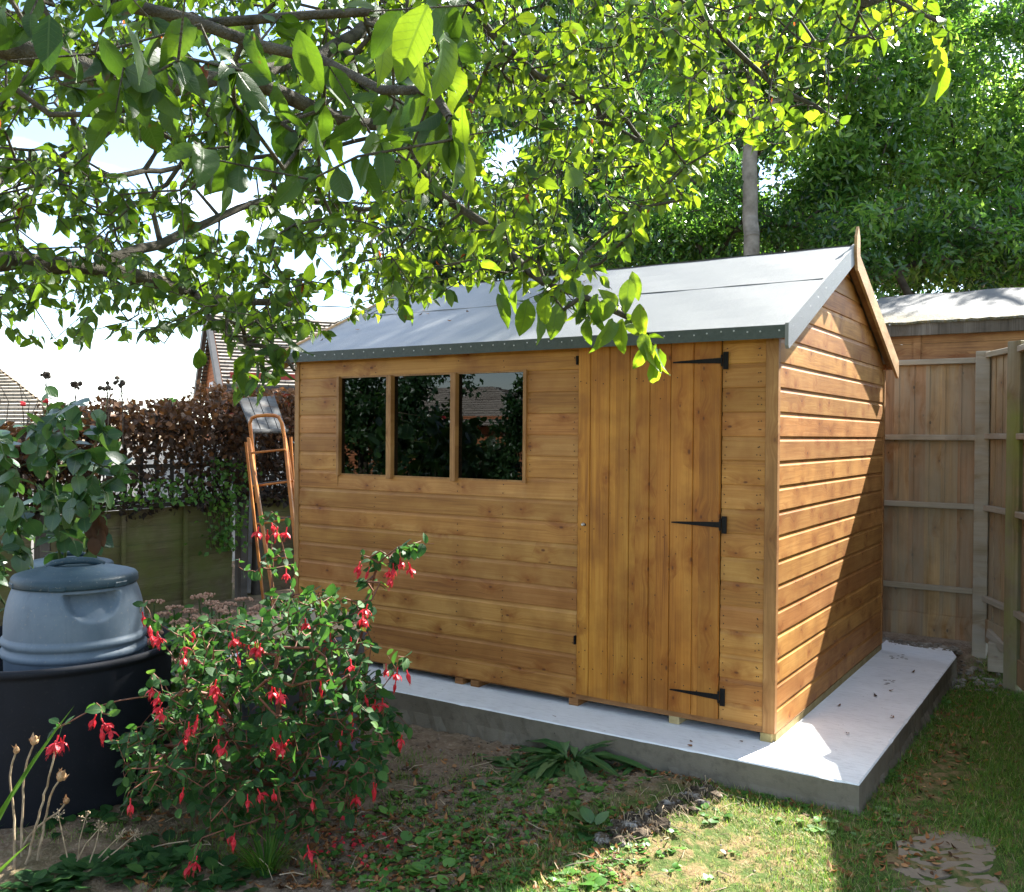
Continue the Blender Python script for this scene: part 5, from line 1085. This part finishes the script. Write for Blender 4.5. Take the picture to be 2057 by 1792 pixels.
def stalks():
    z5 = lambda x, y: (x*.3998, 1188+y*.3998)
    A = [((70,1400),(72,1150),(50,920),(80,810)),((110,1330),(115,1000),(140,850),(168,765)),((130,1370),(190,1150),(235,980),(275,810)),((190,1350),(235,1120),(255,1030),(300,945)),((110,1290),(180,1190),(290,1110),(328,1060))]
    for i, ln in enumerate(A):
        g = ground_at(*z5(*ln[0])); d = (g-CAM)@FW; r = thing('dried_stalk', ['tall pale dried stalk furthest left with a small papery head', 'dried stalk with a round tan seed pod, second from the left', 'dried stalk leaning right whose tip ends under the red flowers', 'dried stalk with the largest orange brown seed pod', 'shortest leaning dried stalk with a small brown pod'][i], 'plant', g)
        pts = [g] + [at(*z5(x, y), d-.03*k) for k, (x, y) in enumerate(ln[1:])]; b = MB(); t = Tree(); ix = t.limb(pts, None, .03); b.tube(t.p, np.linspace(.0048,.0032,len(t.p)), 6); b.build('stem', MAT['straw'], r)
        b = MB(); q = pts[-1]; dr = nrm(pts[-1]-pts[-2]); s_ = (.010,.014,.007,.016,.011)[i]; b.lathe(q-dr*.004, [(0,0),(s_*.5,.002),(s_,s_),(s_*.95,s_*1.8),(s_*.5,s_*2.5),(s_*.15,s_*3)], 10, dr)
        for k in range(4):
            V, F, rr = leaves(np.array([q]), dr[None]+rng.normal(0,.5,(1,3)), rng.normal(size=(1,3)), s_*3, T_LO, .8); b.add(V, [tuple(f) for f in F])
        b.build('seed_pod', simple('tan_pod', (.30,.16,.07), (.46,.30,.16), 60, .8) if 'tan_pod' not in bpy.data.materials else bpy.data.materials['tan_pod'], r)
    U = [((350,1390),(320,1250),(295,1130)),((390,1370),(400,1250),(430,1140)),((370,1390),(430,1270),(500,1190)),((440,1390),(480,1280),(500,1190)),((470,1370),(540,1290),(605,1225)),((500,1370),(600,1290),(675,1225)),((250,1250),(330,1200),(390,1185))]
    for ln in U[:6]:
        g = ground_at(*z5(*ln[0])); d = (g-CAM)@FW; r = thing('dried_umbel', 'thin dried stem with a starry seed umbel leaning over the soil left of the fuchsia', 'plant', g, 'dried seed umbels'); b = MB()
        pts = [g] + [at(*z5(x, y), d-.02*k) for k, (x, y) in enumerate(ln[1:])]; b.tube(pts, [.0028,.0024,.0016], 5); b.build('stem', MAT['straw'], r); b = MB(); q = pts[-1]; dr = nrm(pts[-1]-pts[-2])
        for k in range(16):
            e = nrm(dr*.8+rng.normal(0,.8,3)); l_ = random.uniform(.014,.026); b.tube([q, q+e*l_], .0008, 4, False); b.ico(q+e*l_, .0028, 1, .2)
        b.build('umbel', MAT['straw'], r)
stalks()
def straps():
    c = at(-150,1520,2.75); c = np.array([c[0],c[1],GZ]); r = MB(); n = 14
    P = np.repeat(c[None],n,0)+rng.normal(0,.03,(n,3))*[1,1,0]; tg = [at(82,1404,2.7), at(25,1438,2.75), at(34,1508,2.7), at(6,1660,2.6)]; Ds = [t-c for t in tg]+[np.array([random.uniform(-.3,.15),random.uniform(-.3,.2),random.uniform(.2,.5)]) for _ in range(n-4)]
    V, F, rr = leaves(P, np.array(Ds), np.repeat([[0.2,0,1.]],n,0), [np.linalg.norm(d)*1.02 for d in Ds], leaf_template([0,.25,.5,.75,.9,1],[.02,.028,.028,.022,.012,0],.3,.05), 1.0, rng.uniform(.4,1,n)); o = link('strap_leaf_plant', np_mesh('strap_leaf_plant', V, F, rr), MAT['leaf_weed']); tag(o, 'strap leaved plant poking in at the left edge before the black tub', 'plant')
straps()

# ================================================================ ROOT HEAP, STONES
def heap():
    m = M_('clod'); p = m.pos(); a = m.noise(p, 30, 6, .7); c = m.noise(p, 9, 4); col = m.mix(m.ramp(a, [(.42,0.0),(.62,1.0)]), (.035,.026,.018), (.13,.10,.07)); col = m.mix(m.ramp(m.noise(p, 16, 5, .7), [(.54,0.0),(.66,.9)]), col, (.36,.34,.31)); m = m.end(m.bsdf(col, .95, .1, m.math('ADD', a, c), .9, .02))
    r = thing('root_clump', 'rough dug up clump of soil and roots beside the sunny turf', 'soil clump', ground_at(1330,1640)); b = MB()
    for i in range(75):
        t = random.random(); px = 1225+ t*205+random.uniform(-20,14); py = 1690 - t*95+random.uniform(-22,22); q = ground_at(px, py); s_ = random.uniform(.008,.032); b.ico(q+[0,0,s_*.3], s_, 2, .32, (1.2,1,.75))
    b.build('clods', m, r); b = MB()
    for i in range(110):
        t = random.random(); q = ground_at(1235+t*200+random.uniform(-20,20), 1685-t*95+random.uniform(-25,20)); e = rng.normal(size=3)*[1,1,.5]; e = nrm(e)*random.uniform(.03,.07); b.tube([q+[0,0,.01], q+e*.5+[0,0,.03], q+e+[0,0,.008]], .0013, 4, False)
    b.build('roots', MAT['straw'], r)
heap()
def stones():
    m = conc('worn_paving_stone', (.15,.115,.08), (.20,.16,.115), (.11,.085,.06)); 
    A = [('worn paving slab with a broken corner flush in the ground at the bottom right', [(1800,1693),(1900,1672),(1990,1690),(2005,1720),(1990,1748),(1870,1765),(1812,1740)]), ('worn paving slab at the bottom edge of the picture below the broken one', [(1790,1790),(1830,1765),(1870,1772),(1995,1756),(2030,1800),(1960,1850),(1800,1840)]), ('small triangular stone fragment between the two paving slabs', [(1795,1748),(1822,1737),(1858,1768),(1828,1764)])]
    for lab, pl in A:
        P = [ground_at(x, y) for x, y in pl]; N = []
        for i in range(len(P)):
            a, c = P[i], P[(i+1) % len(P)]
            for k in range(5): N.append(a+(c-a)*k/5+rng.normal(0,.004,3)*[1,1,0])
        z = float(np.median([p[2] for p in N]))+.004; b = MB(); b.prism([np.array([p[0],p[1],z-.05]) for p in N], (0,0,1), .05); o = b.build('paving_stone', m); b2 = bmesh.new(); b2.from_mesh(o.data); bmesh.ops.recalc_face_normals(b2, faces=b2.faces); b2.to_mesh(o.data); b2.free(); tag(o, lab, 'paving stone')
    # rubble strip behind the slab and pebbles
    rm = simple('rubble', (.10,.085,.065), (.30,.27,.22), 14, .95, .1, .8, .01); b = MB()
    for i in range(260):
        x = random.uniform(-.1,.78); y = random.uniform(2.42,2.58) if x < .45 else random.uniform(2.0,2.5); s_ = random.uniform(.006,.022); z = float(gz(x,y)) if x > .45 else -.05; b.ico((x,y,z+s_*.4), s_, 1, .35, (1.2,1,.7))
    tag(b.build('rubble', rm), 'loose rubble and grit between the concrete base and the fence', 'rubble', kind='stuff'); b = MB()
    for i in range(170):
        p = ground_at(random.uniform(700,1650), random.uniform(1480,1790)); s_ = random.uniform(.002,.007); b.ico(p+[0,0,s_*.3], s_, 1, .3)
    tag(b.build('pebbles', rm), 'small pebbles scattered over the soil', 'pebbles', kind='stuff')
stones()

# ================================================================ GRASS, LITTER
def lawn_density(x, y):
    e = x - y*.25 + gnoise(x*1.3+2, y*1.7)*.28; L_ = np.clip((e-.0+.22)/.18, 0, 1)      # lawn side
    sun = np.exp(-(((x-.02)/.30)**2 + ((y+1.05)/.38)**2))*.72                          # worn scorched patch
    path = np.clip(1-np.hypot((x-.80)/.30, (y+.62)/.40), 0, 1)*2.2
    bare = np.clip(1-np.hypot((x-.66)/.16, (y-.35)/.9), 0, 1)*1.5
    return np.clip(L_*(1-sun) - path - bare, 0, 1)*(gnoise(x*3+1, y*3.7)*.35+.85)
def in_slab(x, y): return (x < SLX+.012) & (y > SLY-.012) & (y < 2.5)
def grass():
    n = 300000; x = rng.uniform(-1.5,1.35,n); y = -2.35 + 4.9*rng.random(n)**1.15; dn = lawn_density(x, y); keep = (rng.random(n) < dn) & ~in_slab(x, y); x, y = x[keep], y[keep]
    # scattered tufts over the bed
    m = 130; cx_ = rng.uniform(-2.4,-.2,m); cy_ = rng.uniform(-2.2,-.6,m); k = 55; x2 = (cx_[:,None]+rng.normal(0,.045,(m,k))).ravel(); y2 = (cy_[:,None]+rng.normal(0,.045,(m,k))).ravel(); kk = ~in_slab(x2, y2); x = np.concatenate([x, x2[kk]]); y = np.concatenate([y, y2[kk]])
    n = len(x); P = np.stack([x, y, gz(x,y)-.004], 1); a = rng.random(n)*6.28; le = rng.uniform(.2,1.1,n); D = np.stack([np.cos(a)*le, np.sin(a)*le, np.ones(n)], 1); N = np.stack([-np.cos(a), -np.sin(a), .6*np.ones(n)], 1)
    dry = np.exp(-(((x-.02)/.42)**2 + ((y+1.05)/.5)**2)); hue = np.where(rng.random(n) < .10+dry*.62, rng.uniform(.8,1,n), np.clip(rng.normal(.38,.18,n),0,.72))
    T0 = leaf_template([0,.5,1],[.030,.027,0],.3,.45); V, F, r = leaves(P, D, -N, rng.uniform(.022,.050,n)*(1-.4*dry), T0, 1.0, hue, rng.uniform(-1.3,.2,n))
    tag(link('grass', np_mesh('grass', V, F, r), MAT['grass']), 'short patchy lawn grass, scorched to straw in the sunny patch', 'grass', kind='stuff'); print('blades', n)
grass()
def litter(n, region, label, sz, name='fallen_leaves', dens=None):
    P = []
    while len(P) < n:
        x, y = region(); 
        if SLX+.01 > x and SLY-.01 < y < 2.5: continue
        P.append((x, y, 0))
    P = np.array(P); P[:,2] = gz(P[:,0], P[:,1])+rng.uniform(.004,.012,n); N = nrm(np.stack([rng.normal(0,.35,n), rng.normal(0,.35,n), np.ones(n)], 1)); D = rdir(n)*[1,1,.12]
    V, F, r = leaves(P, D, N, rng.uniform(.4,1.1,n)*sz, T_MID, rng.uniform(.7,1.2,n), None, rng.uniform(-2.5,2.5,n)); V[:,2] = np.maximum(V[:,2], gz(V[:,0],V[:,1])+.001)
    tag(link(name, np_mesh(name, V, F, r), MAT['litter']), label, 'leaf litter', kind='stuff')
U = random.uniform
def reg_bed():
    p = ground_at(U(250,1300), 1500+290*U(0,1)**.7); return p[0], p[1]
def reg_right():
    t = U(0,1); return SLX+.03+abs(random.gauss(0,.14)), U(-.9,2.3)
def reg_path(): return random.gauss(.66,.12), random.gauss(-.62,.22)
def reg_lawn(): return U(-.3,1.2), U(-1.5,2.2)
def reg_bottom():
    p = ground_at(U(560,1250), U(1640,1790)); return p[0], p[1]
def reg_front():
    return U(-1.2,.4), SLY-.03-abs(random.gauss(0,.06))
litter(1100, reg_bed, 'brown fallen leaves scattered over the flower bed', .035)
litter(700, reg_bottom, 'dense brown leaf litter along the bottom of the bed', .034)
litter(480, reg_right, 'dry orange brown leaves gathered along the right of the concrete base', .034)
litter(80, reg_path, 'dry leaves around the worn paving stones', .034)
litter(110, reg_lawn, 'a few dry leaves lying on the lawn', .032)
litter(260, reg_front, 'brown leaves blown against the front of the concrete base', .03)
def petals():
    n = 70; P = np.array([ground_at(random.gauss(690,60), random.gauss(1700,38)) for _ in range(n)]); P[:,2] += .012; V, F, r = leaves(P, rdir(n)*[1,1,.2], rdir(n,(0,0,2)), rng.uniform(.012,.028,n), T_LO, 1.3); tag(link('fallen_petals', np_mesh('fallen_petals', V, F, r), MAT['petal']), 'red fuchsia petals fallen on the soil below the bush', 'petals', kind='stuff')
petals()
def twigs():
    b = MB()
    for i in range(130):
        p = ground_at(U(300,1500), U(1490,1790)); e = nrm(rng.normal(size=3)*[1,1,.15])*U(.04,.16); b.tube([p+[0,0,.006], p+e*.5+rng.normal(0,.006,3)+[0,0,.012], p+e+[0,0,.006]], U(.0012,.0026), 4)
    tag(b.build('twigs', MAT['straw']), 'thin dry twigs and straw strewn over the soil', 'twigs', kind='stuff')
    b = MB(); p = [at(252,742,2.9), at(258,738,2.9), at(275,752,2.9), at(300,757,2.9), at(318,770,2.9), at(334,778,2.9)]
twigs()
def roof_hide():  # marks left in the wet concrete beside the shed, drawn as darker raised spots
    dm = simple('dark_mark', (.20,.19,.17), (.27,.26,.24), 60, .9)
    for lab, px, py in (('paw shaped dent in the concrete nearest the fence', 1805, 1320), ('row of small dents in the concrete beside the shed', 1786, 1371)):
        b = MB()
        for k in range(9):
            d = FW + RT*((px+random.uniform(-16,16)-1028.5)/1882) - UP*((py+random.uniform(-5,5)-896)/1882); t = (-.0398-CAM[2])/d[2]; p = CAM+d*t
            b.lathe(p, [(random.uniform(.006,.014),0),(.004,.0012),(0,.0013)], 7)
        tag(b.build('concrete_mark', dm), lab, 'mark')
roof_hide()
def bedcover():
    # crumbs of soil
    cm = simple('soil_crumb', (.07,.052,.036), (.22,.165,.115), 25, .95, .1, .6, .01); b = MB(); V0, F0 = ico_np(1); n = 2600; Vs = []
    P = []
    while len(P) < n:
        p = ground_at(U(560,1240), 1480+320*U(0,1)**.9)
        if not in_slab(p[0], p[1]): P.append(p)
    P = np.array(P); s_ = rng.uniform(.002,.010,n)*rng.uniform(.5,1.2,n); V = P[:,None,:] + V0[None]*(1+rng.normal(0,.18,(n,len(V0),1)))*s_[:,None,None]*np.array([1.2,1.1,.8]); F = np.arange(n)[:,None,None]*len(V0)+np.array(F0)[None]
    tag(link('soil_crumbs', np_mesh('soil_crumbs', V.reshape(-1,3), F.reshape(-1,3)), cm), 'crumbly lumps of brown soil over the bed', 'soil', kind='stuff')
    # tiny seedlings
    n = 430; C_ = []
    while len(C_) < n:
        p = ground_at(random.choice((random.gauss(900,130), random.gauss(1150,120), U(640,1300))), random.choice((random.gauss(1700,60), U(1560,1800))))
        if not in_slab(p[0], p[1]): C_.append(p)
    C_ = np.repeat(np.array(C_), 6, 0); m = len(C_); a = rng.random(m)*6.28; D = np.stack([np.cos(a), np.sin(a), rng.uniform(.1,.9,m)], 1); N = nrm(np.stack([-np.cos(a)*.4, -np.sin(a)*.4, np.ones(m)], 1))
    V, F, r = leaves(C_+rng.normal(0,.010,(m,3))*[1,1,.3]+[0,0,.004], D, N, rng.uniform(.010,.030,m), T_OVAL, 1.2, np.clip(rng.normal(.5,.25,m),0,1)); tag(link('seedlings', np_mesh('seedlings', V, F, r), MAT['leaf_weed']), 'tiny green seedlings and moss scattered over the bed', 'ground cover', kind='stuff')
    # a few leaves fallen on roof and concrete
    n = 26; P = []; N = []
    for i in range(14):
        x = U(-2.9,-.4); y = U(-.05,.9); P.append((x, y, RH-(DP/2-y)*SL+.012)); N.append((0,-.41,.91))
    for i in range(12):
        x, y = random.choice(((U(-2.6,.3), U(-.29,-.05)), (U(.06,.42), U(-.2,2.2)))); P.append((x, y, -.034)); N.append((0,0,1))
    V, F, r = leaves(np.array(P, float), np.cross(rdir(n), np.array(N, float)), np.array(N, float)+rng.normal(0,.15,(n,3)), rng.uniform(.018,.034,n), T_MID, 1.0, None, rng.uniform(-1.5,-.3,n)); tag(link('stray_leaves', np_mesh('stray_leaves', V, F, r), MAT['litter']), 'a few dry leaves lying on the shed roof and the concrete', 'leaf litter', kind='stuff')
bedcover()
